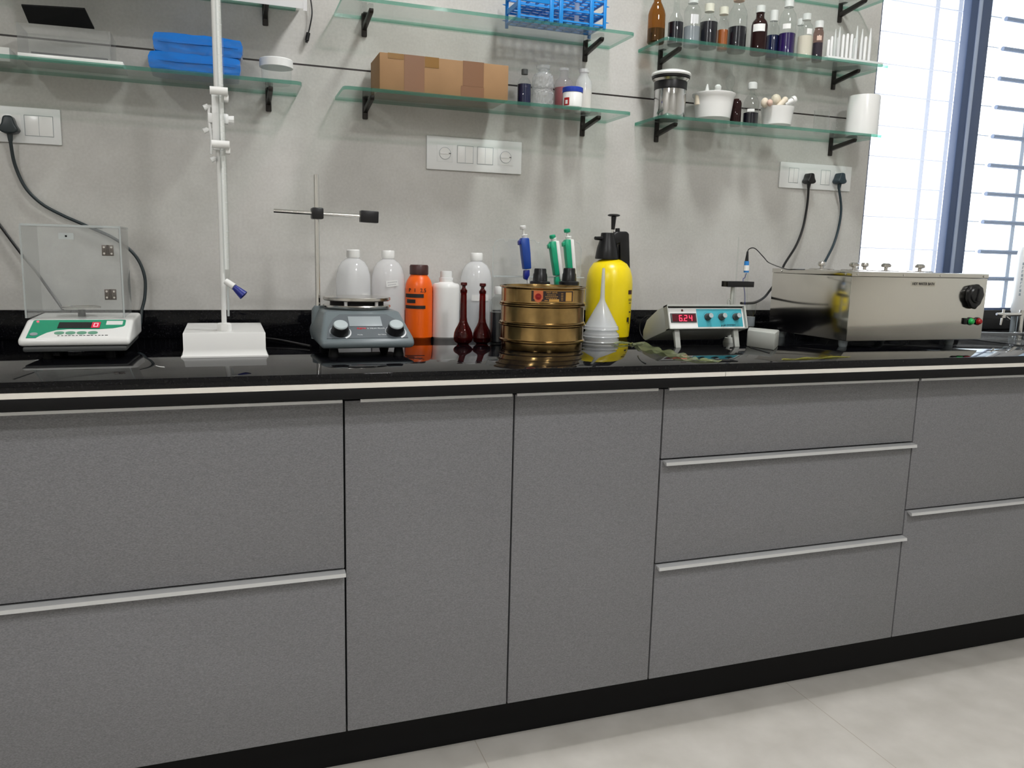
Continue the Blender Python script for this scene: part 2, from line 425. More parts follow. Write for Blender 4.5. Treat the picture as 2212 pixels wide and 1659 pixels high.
cabinet('grey cabinet at the left with two deep drawers, below the balance and burette stand', xs[0], xs[1],
        [('drawer', xs[0], xs[1], zA, ZT, xs[0], xs[1]-.003, 0), ('drawer', xs[0], xs[1], ZB, zA, xs[0], xs[1]-.001, 1)], 'd')
cabinet('grey cabinet with two tall plain doors, below the stirrer and brass sieves', xs[1], xs[3],
        [('door', xs[1], xs[2], ZB, ZT, xs[1]+.030, xs[2]-.006, 0), ('door', xs[2], xs[3], ZB, ZT, xs[2]+.004, xs[3]-.016, 0)], 'd')
zC1 = zf(1700, 982)+.006; zC2 = zf(1690, 1195)+.006
cabinet('grey cabinet with three drawers, below the meter and steel water bath', xs[3], xs[4],
        [('drawer', xs[3], xs[4], zC1, ZT, xs[3]+.010, xs[4]-.004, 0), ('drawer', xs[3], xs[4], zC2, zC1, xs[3]+.006, xs[4]-.001, 1), ('drawer', xs[3], xs[4], ZB, zC2, xs[3]+.003, xs[4]-.001, 1)], 'd')
zD = zf(2100, 1095)+.006
cabinet('grey cabinet at the far right with two fronts, cut by the photo edge', xs[4], xs[5],
        [('drawer', xs[4], xs[5], zD, ZT, xs[4]+.004, xs[5], 0), ('drawer', xs[4], xs[5], ZB, zD, xs[4]+.006, xs[5], 1)], 'd')
# ------------------------------------------------------------------ glass shelves and brackets
Z1, Z2, Z0 = 1.635, 1.4415, 1.828
TS = .008
def shelf(x0, x1, z, label):
    r = .012
    b = B()
    pts = [(x0, -.002)]
    pts += [(x0, -.15+r), (x0+r*.3, -.15+r*.3), (x0+r, -.15), (x1-r, -.15), (x1-r*.3, -.15+r*.3), (x1, -.15+r), (x1, -.002)]
    cx = (x0+x1)/2
    b.prism([(p[0]-cx, p[1]) for p in pts], 'z', -TS/2, TS/2)
    b.bm.normal_update()
    for f in b.bm.faces: f.material_index = 0 if abs(f.normal.z) > .5 else 1
    o = obj('glass_shelf', b, [SHELFG, SHELFE], loc=(cx, 0, z))
    return tag(o, label, 'shelf', 'clear glass wall shelves')
XL0, XL1, XC0, XC1, XR0, XR1 = -.60, .177, .268, 1.003, 1.090, 1.825
shelf(XL0, XL1, Z2, 'glass shelf at the left holding the two blue packs')
shelf(XL0, XL1, Z1, 'glass shelf at the top left under the white paper sheet, above the blue packs')
shelf(XC0, XC1, Z2, 'glass shelf holding the cardboard box')
shelf(XC0, XC1, Z1, 'glass shelf holding the blue tube rack, above the cardboard box')
shelf(XR0, XR1, Z2, 'glass shelf at the right holding the white bowls')
shelf(XR0, XR1, Z1, 'glass shelf at the right holding the row of reagent bottles')
shelf(XR0, XR1, Z0, 'bare glass shelf at the top right, above the reagent bottles')
def bracket(u, v, z, label):
    x = A(u, v, y=-.005).x
    t = thing('shelf_bracket', label, 'bracket', (x, 0, z), 'dark shelf brackets')
    zz = -TS/2
    obj('wall_plate', B().b2((-.0065, -.007, zz-.040), (.0065, 0, zz+.014), .002), DARKM, t)
    obj('support_arm', B().prism([(-.005, zz-.026), (-.104, zz-.0105), (-.108, zz-.006), (-.108, zz-.0005), (-.100, zz-.0005), (-.005, zz-.013)], 'x', -.005, .005, .001), DARKM, t)
    obj('top_grip', B().prism([(-.005, zz+TS+.0005), (-.03, zz+TS+.0005), (-.026, zz+TS+.004), (-.005, zz+TS+.006)], 'x', -.005, .005, .001), DARKM, t)
bracket(573, 35, Z1, 'dark bracket under the top left shelf, above the lidded jar')
bracket(580, 215, Z2, 'dark bracket under the lidded jar')
bracket(787, 55, Z1, 'dark bracket at the left end of the shelf above the cardboard box')
bracket(1265, 108, Z1, 'dark bracket under the blue tube rack')
bracket(789, 230, Z2, 'dark bracket under the left end of the cardboard box shelf')
bracket(1259, 270, Z2, 'dark bracket under the small jar with the blue lid')
bracket(1427, 125, Z1, 'dark bracket under the amber bottle at the end of the reagent row')
bracket(1802, 168, Z1, 'dark bracket under the white peg rack')
bracket(1419, 282, Z2, 'dark bracket under the steel canister with the black collar')
bracket(1796, 306, Z2, 'dark bracket under the white roll beside the window')
bracket(1815, 35, Z0, 'dark bracket under the bare top right shelf')
# ------------------------------------------------------------------ generic vessels
def prof(u, y, pts, zb):
    """(half width px, v px) rows -> (radius, height above zb)"""
    return [(hw*mpp(u, v, y), A(u, v, y=y).z-zb) for hw, v in pts]
def spot(u, v, y): return A(u, v, y=y).x
def vessel(name, label, cat, u, y, zb, body, mat, cap=None, capmat=WHITE, capname='cap', liquid=None, liqmat=INK, lab=None, labmat=WHTXT, group=None, seg=32, rb=.9):
    """body/cap: rows from bottom to top; liquid: top v; lab: (v_top, v_bottom, width, azimuth offset)"""
    vm = body[len(body)//2][1]
    x = spot(u, vm, y)
    t = thing(name, label, cat, (x, y, zb), group)
    P = prof(u, y, body, zb)
    r0 = P[0][0]
    full = [(0, 0), (r0*rb, 0), (r0, max(.002, r0*(1-rb)*1.2))] + [p for p in P if p[1] > max(.002, r0*(1-rb)*1.2)+.0005]
    b = B(); b.lathe(full, seg, cap1=False); obj('body', b, mat, t)
    if liquid is not None:
        zl = A(u, liquid, y=y).z-zb
        Q = [(0, .0015), (r0*rb*.96, .0015), (r0*.96, .004)]
        for (ra, za), (rb_, zb_) in zip(full[2:], full[3:]):
            if za < zl:
                if zb_ <= zl: Q.append((rb_*.96, zb_))
                else: Q.append(((ra+(rb_-ra)*(zl-za)/(zb_-za))*.96, zl)); break
        if Q[-1][1] > .0045 or len(Q) > 3:
            Q = [q for i, q in enumerate(Q) if i == 0 or q[1] >= Q[i-1][1]]
        obj('contents', B().lathe(Q, seg), liqmat, t)
    if cap:
        C = prof(u, y, cap, zb); obj(capname, B().lathe([(0, C[0][1])]+C+[(0, C[-1][1])], seg), capmat, t)
    if lab:
        z1 = A(u, lab[0], y=y).z-zb; z0 = A(u, lab[1], y=y).z-zb
        zm = (z0+z1)/2; rr = max(p[0] for p in P if True)
        for (ra, za), (rb_, zb_) in zip(full[1:], full[2:]):
            if za <= zm <= zb_: rr = max(ra, rb_)
        obj('label', B().patch(rr+.0006, z0, z1, az_to_cam((x, y))+(lab[3] if len(lab) > 3 else 0), lab[2]), labmat, t)
    return t
# ================================================================== left shelf
z2 = Z2+TS/2+.0003; z1 = Z1+TS/2+.0003
# white board on the top left shelf
PAPER = thin('paper', (1, 1, 1), .6, .97, (.93, .93, .94), 1.2, .5)
xb0, xb1 = -.46, A(663, 20, y=-.152).x
t = thing('paper_sheet', 'stiff white paper sheet on the top left shelf, turned down over its front', 'paper', ((xb0+xb1)/2, -.0735, z1))
obj('sheet', B().b2((xb0-t.location.x, -.078, 0), (xb1-t.location.x, .07, .0012)), PAPER, t)
zlo = A(655, 19, y=-.152).z-z1
obj('turned_edge', B().b2((xb0-t.location.x, -.0785-.0010, zlo), (xb1-t.location.x, -.0785, .0012)), PAPER, t)
obj('dog_ear', B().b2((xb1-t.location.x-.008, -.0800, zlo-.004), (xb1-t.location.x, -.0796, zlo+.02)), PAPER, t)
# acrylic tray with black lid
xa0, xa1 = A(38, 90, y=-.12).x, A(240, 100, y=-.12).x
t = thing('acrylic_box', 'clear acrylic box with a white base and tilted black lid, left of the blue packs', 'box', ((xa0+xa1)/2, -.075, z2))
w = (xa1-xa0)/2
zt = A(150, 60, y=-.12).z-z2
obj('base_tray', B().b2((-w, -.055, 0), (w+.022, .045, .010), .001), WHITE2, t)
wb_ = B()
wb_.b2((-w, -.048, .0105), (w, -.045, zt)); wb_.b2((-w, .042, .0105), (w, .045, zt)); wb_.b2((-w, -.0445, .0105), (-w+.003, .0415, zt)); wb_.b2((w-.003, -.0445, .0105), (w, .0415, zt))
obj('clear_walls', wb_, ACRYL, t)
obj('dark_strip', B().b2((-w+.02, -.03, .0106), (w-.01, -.015, .0185)), DGREY, t)
q = [A(62, 50, y=-.05), A(204, 63, y=-.05), A(183, 20, y=-.115), A(46, 12, y=-.115)]
dz = zt+z2+.003-min(p.z for p in q[:2])
b = B(); o_ = Vector(t.location)
top = [b.bm.verts.new(p-o_+Vector((0, 0, dz*.0))) for p in q]; bot = [b.bm.verts.new(p-o_+Vector((0, .001, .003))) for p in q]
b.bm.faces.new(top); b.bm.faces.new(bot[::-1])
for i in range(4): b.bm.faces.new((top[i], top[(i+1) % 4], bot[(i+1) % 4], bot[i]))
obj('lid', b, BLACKM, t)['label'] = 'black lid'
# small things at the left end
xk = A(8, 90, y=-.06).x
tag(obj('white_carton', B().b2((-.05, -.03, 0), (.012, .03, .028), .001), WHITE2, loc=(xk, -.045, z2)), 'small white carton on the lower left shelf, cut by the left photo edge', 'box')
# blue packs
def pack(u0, u1, v0, v1, zb, label, seed):
    y0, y1 = -.135, -.035
    xa, xb_ = A(u0, v1-20, y=y0).x, A(u1, v1-20, y=y0).x
    h = A((u0+u1)/2, v0, y=y0).z-A((u0+u1)/2, v1, y=y0).z
    b = B(); bm = b.bm; n, m, k = 28, 12, 8
    bmesh.ops.create_grid(bm, x_segments=1, y_segments=1, size=0)
    bm.clear()
    bmesh.ops.create_cube(bm, size=2)
    bmesh.ops.subdivide_edges(bm, edges=bm.edges[:], cuts=13, use_grid_fill=True)
    L, W = (xb_-xa)/2, (y1-y0)/2
    for v in bm.verts:
        x, y, z = v.co
        # pillow like outline
        fx = (1-.05*abs(z)**3-.02*abs(y)**4); fz = (1.08-.10*abs(x)**8-.08*abs(y)**5)
        px_, py_, pz_ = x*L*fx, y*W*(1-.06*abs(z)**2), z*h/2*fz
        nn = noise.noise(Vector((x*3+seed, y*2, z*2)))*.0022 + noise.noise(Vector((x*9, y*6+seed, z*6)))*.0012
        if z > -.95: pz_ += nn*(.4+.6*(z+1)/2)
        v.co = (px_+nn*.6, py_+nn, max(-h/2, pz_)+h/2)
    lo = min(v.co.z for v in bm.verts)
    for v in bm.verts: v.co.z -= lo
    o = obj('wrapped_pack', b, BLUEPK, loc=((xa+xb_)/2, (y0+y1)/2, zb))
    for p in o.data.polygons: p.use_smooth = True
    tag(o, label, 'pack', 'shiny blue wrapped packs')
    # welded seam along the front
    s = B(); s.tube([(-L*.88, -W*.985, h*.52), (-L*.3, -W*1.03, h*.50), (L*.3, -W*1.03, h*.53), (L*.88, -W*.985, h*.50)], .0016, 6)
    obj('seam', s, BLUEPK, o)
    return h
h = pack(318, 521, 107, 148, z2, 'lower of the two shiny blue packs on the left shelf, carrying the other', 3)
pack(328, 525, 64, 106, z2+h*.985, 'upper of the two shiny blue packs, stacked on the other', 8)
vessel('lidded_jar', 'clear low jar with a wide white lid at the right end of the left shelf', 'jar', 597, -.085, z2, [(32, 180), (33, 152), (33, 146)], GLASS, [(36.5, 147), (36.5, 131), (35, 129)], WHITE, 'lid')
# hanging cable with connector
ps = [A(u, v, y=-.012) for u, v in ((664, -40), (672, 5), (674, 30), (670, 55), (666, 72))]
t = thing('hanging_cable', 'thin black cable hanging down the wall with a small connector at its end', 'cable', ps[-1])
obj('cord', B().tube([p-ps[-1] for p in ps], .0016), BLACKP, t)
e = A(662, 92, y=-.012)-ps[-1]
obj('connector', B().cyl((0, 0, .001), e*.8, .0048).cyl(e*.8, e, .0030), BLACKP, t)
# ================================================================== middle shelves
yb = -.138
xa, xb_ = A(820, 150, y=yb).x, A(1098, 180, y=yb).x
hb = A(960, 127, y=yb).z-z2
t = thing('cardboard_box', 'long brown cardboard box closed with tape on the middle glass shelf', 'box', ((xa+xb_)/2, -.078, z2))
w = (xb_-xa)/2
obj('carton', B().b2((-w, -.06, 0), (w, .06, hb), .0015), CARD, t)
def tape(u0, u1, f0, f1, m, lab=None):
    a, c = A(u0, 160, y=yb).x-t.location.x, A(u1, 160, y=yb).x-t.location.x
    b = B(); b.b2((a, -.0606, hb*f0), (c, -.0601, hb*f1))
    if f1 >= .99: b.b2((a, -.0606, hb), (c, .05, hb+.0005))
    o = obj('tape_strip', b, m, t)
    if lab: o['label'] = lab
tape(873, 917, .0, 1, TAPE); tape(1000, 1045, .32, 1, TAPE); tape(996, 1046, 0, .315, TAPE)
tape(838, 872, .86, 1, TAPE2, 'short yellowish tape piece'); tape(918, 948, .72, 1, TAPE2, 'short yellowish tape piece')
vessel('ink_bottle', 'small bottle of blue-black liquid just right of the cardboard box', 'bottle', 1133, -.075, z2, [(15, 222), (15, 182), (11, 172), (6.5, 168), (6.5, 160)], GLASS, [(7, 161), (7, 150)], DGREY, 'cap', 183, INKB, group='bottles beside the cardboard box')
b_ = vessel('wrapped_bottle', 'stout clear bottle wrapped in crumpled film between the blue-black and red bottles', 'bottle', 1173, -.085, z2, [(23, 226), (23.5, 204), (21.5, 197), (23, 190), (22.5, 170), (18, 161), (11, 157), (10, 150)], CRINK, [(10, 151), (15, 149), (15.5, 143), (13, 142)], CRINK, 'stopper', group='bottles beside the cardboard box', seg=56)
me_ = [c for c in b_.children if c.name.startswith('body')][0].data
bm_ = bmesh.new(); bm_.from_mesh(me_); bmesh.ops.subdivide_edges(bm_, edges=[e for e in bm_.edges if e.calc_length() > .006], cuts=3, use_grid_fill=True)
for v in bm_.verts:
    if v.co.z > .002:
        k_ = 1+.07*noise.noise(v.co*260)+.05*noise.noise(v.co*600+Vector((5, 0, 0))); v.co.x *= k_; v.co.y *= k_
for f in bm_.faces: f.smooth = False
bm_.to_mesh(me_); bm_.free()
vessel('red_bottle', 'clear bottle half full of red liquid behind the small blue-lidded jar', 'bottle', 1218, -.065, z2, [(20, 222), (20.5, 185), (17, 174), (10, 168), (9, 152)], thin('hazy_glass', (.93, .93, .94), .05, .16, (.9, .88, .9), 1.45, .5), [(10.5, 153), (10.5, 148)], MILK2, 'stopper', 191, REDL, group='bottles beside the cardboard box')
b_ = vessel('white_bottle', 'pale bottle with a red streak at the right end of the box shelf', 'bottle', 1261, -.065, z2, [(18, 226), (18.5, 190), (17, 176), (10, 164), (8.5, 158)], MILK, [(9, 159), (11, 157), (11, 150)], WHITE, 'cap', 196, POWDER, group='bottles beside the cardboard box')
p_ = [(-.008, -.020, .045), (-.004, -.019, .055), (.000, -.016, .062), (.001, -.012, .068)]
obj('red_streak', B().tube([(x*.9, y*1.0, z) for x, y, z in p_], .0008, 6), RED, b_)
t = vessel('small_jar', 'small white jar with a blue lid and red label, before the red bottle', 'jar', 1237, -.118, z2, [(21, 232), (21.5, 203), (20, 200)], WHITE2, [(22, 201), (22.5, 199), (22.5, 191), (21, 190)], pbr('blue_lid', S(24, 60, 170), .35), 'lid')
x_, y_, _z = t.location; rr = 21.6*mpp(1237, 215, -.118); a_ = az_to_cam((x_, y_))
obj('red_label', B().patch(rr+.0004, .005, .0235, a_-.62, .62), RED, t)
obj('label_emblem', B().patch(rr+.0009, .008, .0175, a_-.60, .26), WHITE2, t)
# test tube rack on the upper middle shelf
yr0, yr1 = -.135, -.045
xa, xb_ = A(1121, 20, y=yr0).x, A(1306, 40, y=yr0).x
t = thing('tube_rack', 'bright blue plastic test tube rack on the upper middle shelf', 'rack', ((xa+xb_)/2, (yr0+yr1)/2, z1))
w, d = (xb_-xa)/2, (yr1-yr0)/2
for zz in (.010, .036, .066):
    b = B()
    for j in range(5):
        yy = -d+.002+j*(2*d-.004)/4; b.box((0, yy, zz), (2*w, .0060, .004))
    for i in range(10):
        xx = -w+.0015+i*(2*w-.003)/9; b.box((xx, 0, zz), (.0055, 2*d, .0039))
    obj('rack_grid', b, BLUER, t)
for s in (-1, 1):
    b = B()
    for yy in (-d, d): b.box((s*w, yy, .038), (.008, .005, .076), .0008)
    b.box((s*w, 0, .038), (.004, 2*d, .012)); b.box((s*w, 0, .069), (.004, 2*d, .012))
    for zz in (.018, .056): b.cyl((s*(w+.002), -d, zz), (s*(w+.012), -d, zz), .0022, .0006, 8); b.cyl((s*(w+.002), d, zz), (s*(w+.012), d, zz), .0022, .0006, 8)
    obj('end_frame', b, BLUER, t)
for f in (-.26, -.04, .68):
    b = B(); b.box((f*w, -d-.001, .038), (.0105, .004, .076), .0006); obj('front_post', b, BLUER, t)
b = B(); b.box((-.62*w, -d-.001, .058), (w*.62, .003, .030), .0006); obj('front_plate', b, BLUER, t)
for k, (fx, fy) in enumerate(((.12, -.36), (.34, .12), (.45, -.36), (.80, .1))):
    zb = z1+.012
    b = B(); b.lathe([(0, 0), (.004, .0015), (.0062, .006), (.0062, .088), (.0072, .09), (.0072, .092)], 16, cap1=False)
    tb = obj('test_tube', b, MILK2 if k in (2,) else GLASS, loc=(t.location.x+fx*w, t.location.y+fy*d*.9, zb), rot=(0, (.0, .0, .0, .0)[k], 0))
    lab = ['clear test tube in the blue rack, leftmost of the four tubes', 'clear test tube in the back row of the blue rack, second tube from the left', 'cloudy white tube in the blue rack, third tube from the left', 'clear test tube in the blue rack, nearest its right end'][k]
    tag(tb, lab, 'test tube', 'tubes in the blue rack')
# ================================================================== right shelves
G = 'reagent bottles on the upper right shelf'
def rb(name, label, u, y, body, mat, cap=None, capmat=WHITE, liquid=None, lm=INK, lab=None, labmat=WHITE2, cat='bottle'):
    return vessel(name, label, cat, u, y, z1, body, mat, cap, capmat, 'cap', liquid, lm, lab, labmat, G)
rb('amber_bottle', 'tall amber glass bottle half full of dark liquid, leftmost on the upper right shelf', 1420, -.075, [(19, 92), (19, 33), (17, 24), (12, 12), (8, 4), (8, -6)], AMBER, [(9, -5), (9.5, -6), (9.5, -16)], BROWNCAP, 64)
rb('conical_flask', 'clear flask of black liquid with a sloping shoulder, right of the amber bottle', 1461, -.075, [(17, 90), (17, 50), (13, 38), (7, 26), (6, 8), (7, -2)], GLASS, None, WHITE, 50, INK, cat='flask')
rb('white_capped_bottle', 'clear bottle of pale grey liquid with a white cap, third on the reagent shelf', 1497, -.082, [(18.5, 96), (18.5, 26), (15, 17), (10, 11), (9.5, 6)], GLASS, [(11, 8), (11, -6)], WHITE, 60, GREYLQ, (36, 56, .9, .3), MILK)
rb('dark_bottle', 'wide clear bottle of black liquid with a cream cap, fourth on the reagent shelf', 1532, -.082, [(20, 102), (20, 50), (17, 42), (11, 36), (9, 31), (9, 25)], GLASS, [(10.5, 26), (10.5, 9)], CREAMW, 50)
rb('small_amber_bottle', 'small bottle of orange-brown liquid with a cream cap, between two black-filled bottles', 1563, -.082, [(11.5, 104), (11.5, 52), (9, 44), (7.5, 40), (7.5, 31)], GLASS, [(10, 32), (10, 16)], CREAMW, 66, ORL)
rb('large_clear_bottle', 'large clear bottle half full of black liquid, left of the bottle with the white label', 1596, -.08, [(20.5, 108), (20.5, 34), (18, 24), (13, 15), (11, 9), (11, 2)], GLASS, [(12, 3), (12, -10)], PINKC, 61)
rb('brown_bottle', 'dark brown bottle with a white cap and a broad white label', 1642, -.088, [(18, 114), (18, 56), (16, 48), (10, 41), (9, 36), (9, 27)], AMBERD, [(10.5, 28), (10.5, 13)], WHITE, 73, INKB, (56, 72, 1.5, -.05), WHITE2)
rb('back_bottle', 'short clear bottle with a white cap and blue-black liquid, behind the labelled brown bottle', 1671, -.06, [(14, 112), (14, 62), (11, 55), (8, 51), (8, 45)], GLASS, [(9, 46), (9, 23)], WHITE, 78, INKB)
rb('purple_bottle', 'tall clear bottle of deep purple liquid with a small label', 1704, -.085, [(19, 122), (19, 44), (17, 33), (12, 24), (9.5, 20), (9.5, 15)], GLASS, [(10.5, 16), (10.5, 1)], WHITE, 75, PURPLE, (56, 67, .9, -.1), WHITE2)
rb('powder_bottle', 'clear bottle of cream powder with a white cap, right of the purple bottle', 1742, -.092, [(17, 128), (17, 66), (15, 57), (10, 51), (9, 48), (9, 43)], GLASS, [(9.5, 44), (9.5, 30)], WHITE, 80, POWDER, (66, 78, .7, .5), WHITE2)
rb('vial', 'small clear vial with a white cap, mostly behind the powder bottle', 1729, -.045, [(9, 118), (9, 66), (7, 60), (6, 58), (6, 54)], GLASS, [(7, 55), (7, 41)], WHITE)
rb('small_brown_bottle', 'small brownish bottle of blue liquid with a white cap, beside the peg rack', 1769, -.092, [(11.5, 132), (11.5, 72), (10, 66), (8.5, 63), (8.5, 60)], thin('brown_glass', (.62, .5, .46), .03, .1, (.3, .2, .2)), [(9.8, 61), (9.8, 46)], WHITE, 94, BLUEL, (80, 90, .9, .2), PINKC)
# peg rack
yr0, yr1 = -.13, -.03
xa, xb_ = A(1790, 120, y=yr0).x, XR1-.004
t = thing('peg_rack', 'white rack of upright pointed pegs at the right end of the reagent shelf', 'rack', ((xa+xb_)/2, -.08, z1))
w = (xb_-xa)/2
obj('base_board', B().b2((-w, -.048, 0), (w, .048, .012), .002), WHITE, t)
pk = [(1787, 85, 0), (1798, 78, .2), (1806, 62, .8), (1815, 58, .4), (1823, 74, .1), (1832, 72, .1), (1841, 73, .1), (1853, 55, .5), (1864, 62, .3), (1871, 78, .1), (1882, 60, .2), (1792, 88, .7), (1811, 80, .9), (1847, 82, .9)]
for u, v, f in pk:
    yy = -.12+f*.085
    p = A(u, v, y=yy); hh = p.z-z1
    xx = min(max(p.x-t.location.x, -w+.005), w-.005)
    r = .0042
    P = [(r, .0121), (r, hh*.55), (r*.8, hh*.75), (.0010, hh*.99), (0, hh)] if v < 66 else [(r, .0121), (r, hh*.93), (r*.7, hh*.985), (0, hh)]
    obj('peg', B().lathe(P, 10, (xx, yy+.08, 0)), WHITE, t)
# lower right shelf
u0, y0_ = 1447, -.085
xx = spot(u0, 215, y0_)
t = thing('canister', 'round shiny steel canister with a black collar and a white domed lid', 'canister', (xx, y0_, z2))
k = mpp(u0, 215, y0_)
def zz(v, u=u0, y=y0_): return A(u, v, y=y).z-z2
obj('steel_body', B().lathe([(0, 0), (33*k, 0), (34.5*k, .003), (34.5*k, zz(196)), (33.5*k, zz(190))], 40, cap1=False), pbr('bright_steel', (.62, .62, .62, 1), .12, 1), t)
obj('collar', B().lathe([(34*k, zz(197)), (35.5*k, zz(195)), (36*k, zz(180)), (35.5*k, zz(178)), (33*k, zz(178))], 40, rot=None), BLACKP, t)
R_ = Matrix.Rotation(-.05, 3, 'Y')
obj('steel_lip', B().lathe([(34*k, zz(179)), (39*k, zz(174)), (40*k, zz(173)), (38*k, zz(171))], 40), STEELD, t)
obj('lid_ring', B().lathe([(37*k, zz(172)), (41*k, zz(171)), (41.5*k, zz(166)), (40*k, zz(165))], 40), BLACKP, t)
obj('lid', B().lathe([(0, zz(166)), (42*k, zz(166)), (43.5*k, zz(163)), (42*k, zz(159)), (32*k, zz(155)), (0, zz(153))], 40), WHITE2, t)
def bowl(name, label, u, y, rows, mat):
    vm = rows[0][1]; x = spot(u, vm-15, y)
    t = obj(name, B().lathe([(0, 0)]+[(r, max(0, z)) for r, z in prof(u, y, rows, z2)], 40, cap1=False), mat, loc=(x, y, z2))
    return tag(t, label, 'bowl', 'white bowls on the lower right shelf')
r1 = [(36, 258), (38, 257), (42, 228), (44, 212), (47, 208), (47.5, 204), (45.5, 203), (42, 210), (38, 245), (34, 252), (0, 253)]
b1 = bowl('white_bowl', 'wider white bowl holding pale plastic pieces, right of the steel canister', 1540, -.085, r1, WHITE2)
r2 = [(30, 272), (32, 271), (34.5, 246), (36.5, 238), (37, 233), (35, 233), (32, 242), (29, 262), (26, 266), (0, 267)]
b2_ = bowl('white_bowl', 'smaller white bowl heaped with rounded cream stoppers', 1678, -.095, r2, WHITE2)
def loose(name, label, cat, b, m, p, group=None): return tag(obj(name, b, m, loc=p), label, cat, group)
def in1(u, v, y): return A(u, v, y=y)
p = in1(1527, 204, -.085); loose('plastic_tip', 'white pointed plastic tip sticking up in the wider white bowl', 'plastic piece', B().lathe([(.010, -.026), (.0095, -.002), (.0015, .027), (0, .0275)], 14), WHITE2, p)
p = in1(1550, 202, -.09); loose('plastic_stopper', 'white rounded stopper standing in the wider white bowl, beside the pointed tip', 'stopper', B().lathe([(.007, -.028), (.007, .006), (.0095, .011), (.0095, .018), (.005, .023), (0, .024)], 16), WHITE2, p)
p = in1(1511, 207, -.085); loose('plastic_disc', 'flat pale disc at the left rim inside the wider white bowl', 'plastic piece', B().lathe([(.012, -.024), (.012, .002), (.009, .006), (0, .007)], 18), CREAM, p)
p = in1(1574, 205, -.082); loose('plastic_bulb', 'milky bulb at the right rim inside the wider white bowl', 'bulb', B().lathe([(.010, -.026), (.0095, .000), (.006, .006), (.003, .009), (0, .010)], 18), MILK, p)
vessel('glass_pipette', 'slender clear glass tube with a bulb standing behind the wider white bowl', 'pipette', 1577, -.045, z2, [(10, 245), (10, 200), (6, 192), (10, 182), (10, 168), (4, 160), (3, 140)], GLASS)
vessel('brown_bottle', 'short dark brown bottle between the wider bowl and the dropper bottle', 'bottle', 1591, -.075, z2, [(12, 262), (12, 224), (10, 218), (6, 216), (6, 214)], AMBERD, None, WHITE, 'cap', 235, BROWNL)
vessel('dropper_bottle', 'clear bottle with a white cap and a little dark liquid, left of the cream stoppers', 'bottle', 1624, -.085, z2, [(17, 264), (17, 222), (13, 212), (5.5, 203), (5, 192)], GLASS, [(10, 193), (10.5, 190), (10, 180), (8, 178)], WHITE, 'cap', 245, INK, (238, 244, .9, 0), WHITE2)
def ball(r, sq=1): return B().lathe([(0, -r*sq)]+[(r*math.cos(a), r*sq*math.sin(a)) for a in [(-80+20*i)*PI/180 for i in range(9)]]+[(0, r*sq)], 20)
p = A(1652, 222, y=-.105); loose('rounded_stopper', 'cream rounded stopper at the left of the smaller bowl', 'stopper', ball(.0105, 1.3), CREAM, p, 'stoppers heaped in the smaller bowl')
p = A(1676, 216, y=-.085); loose('rounded_stopper', 'largest cream stopper, topmost in the smaller bowl', 'stopper', ball(.0142, 1.15), CREAM, p, 'stoppers heaped in the smaller bowl')
p = A(1663, 222, y=-.125); loose('rounded_stopper', 'pinkish stopper between the two left cream stoppers in the smaller bowl', 'stopper', ball(.008, 1.2), PINKC, p, 'stoppers heaped in the smaller bowl')
b = B(); b.cyl((-.016, 0, -.014), (.004, 0, .006), .0075, .008, 14).lathe([(0, -.009)]+[(.009*math.cos(a), .009*math.sin(a)) for a in (-1.2, -.8, -.4, 0, .4, .8, 1.2)]+[(0, .009)], 16, (.005, 0, .007))
loose('rounded_stopper', 'cream rod-like stopper slanting across the front of the smaller bowl', 'stopper', b, CREAM, A(1692, 221, y=-.1), 'stoppers heaped in the smaller bowl')
b = B(); b.cyl((-.020, 0, -.012), (.004, 0, .001), .0062, .0078, 14).cyl((.004, 0, .001), (.013, 0, .0045), .0105, .0112, 16)
loose('rounded_stopper', 'bright white stopper leaning out over the right rim of the smaller bowl', 'stopper', b, WHITE2, A(1708, 218, y=-.1), 'stoppers heaped in the smaller bowl')
for i, (u, y, hw, vt, lb) in enumerate(((1776, -.10, 17, 238, 'clear glass beaker left of the white roll, the taller of the pair'), (1812, -.11, 15, 262, 'small clear glass dish touching the white roll'))):
    vessel('glass_beaker' if i == 0 else 'glass_dish', lb, 'beaker' if i == 0 else 'dish', u, y, z2, [(hw, 290), (hw, vt+4), (hw+1, vt)], GLASS)
t = thing('white_roll', 'upright white paper roll at the right end of the lower right shelf, beside the window', 'paper roll', (spot(1864, 250, -.09), -.09, z2))
P = prof(1864, -.09, [(36, 293), (36, 211), (35, 208)], z2)
P[0] = (P[0][0], 0)
obj('paper', B().lathe([(.012, 0)]+P+[(.012, P[-1][1])], 40), WHITE2, t); obj('core', B().lathe([(.0119, .001), (.0119, P[-1][1]+.0005)], 20), CARD, t)
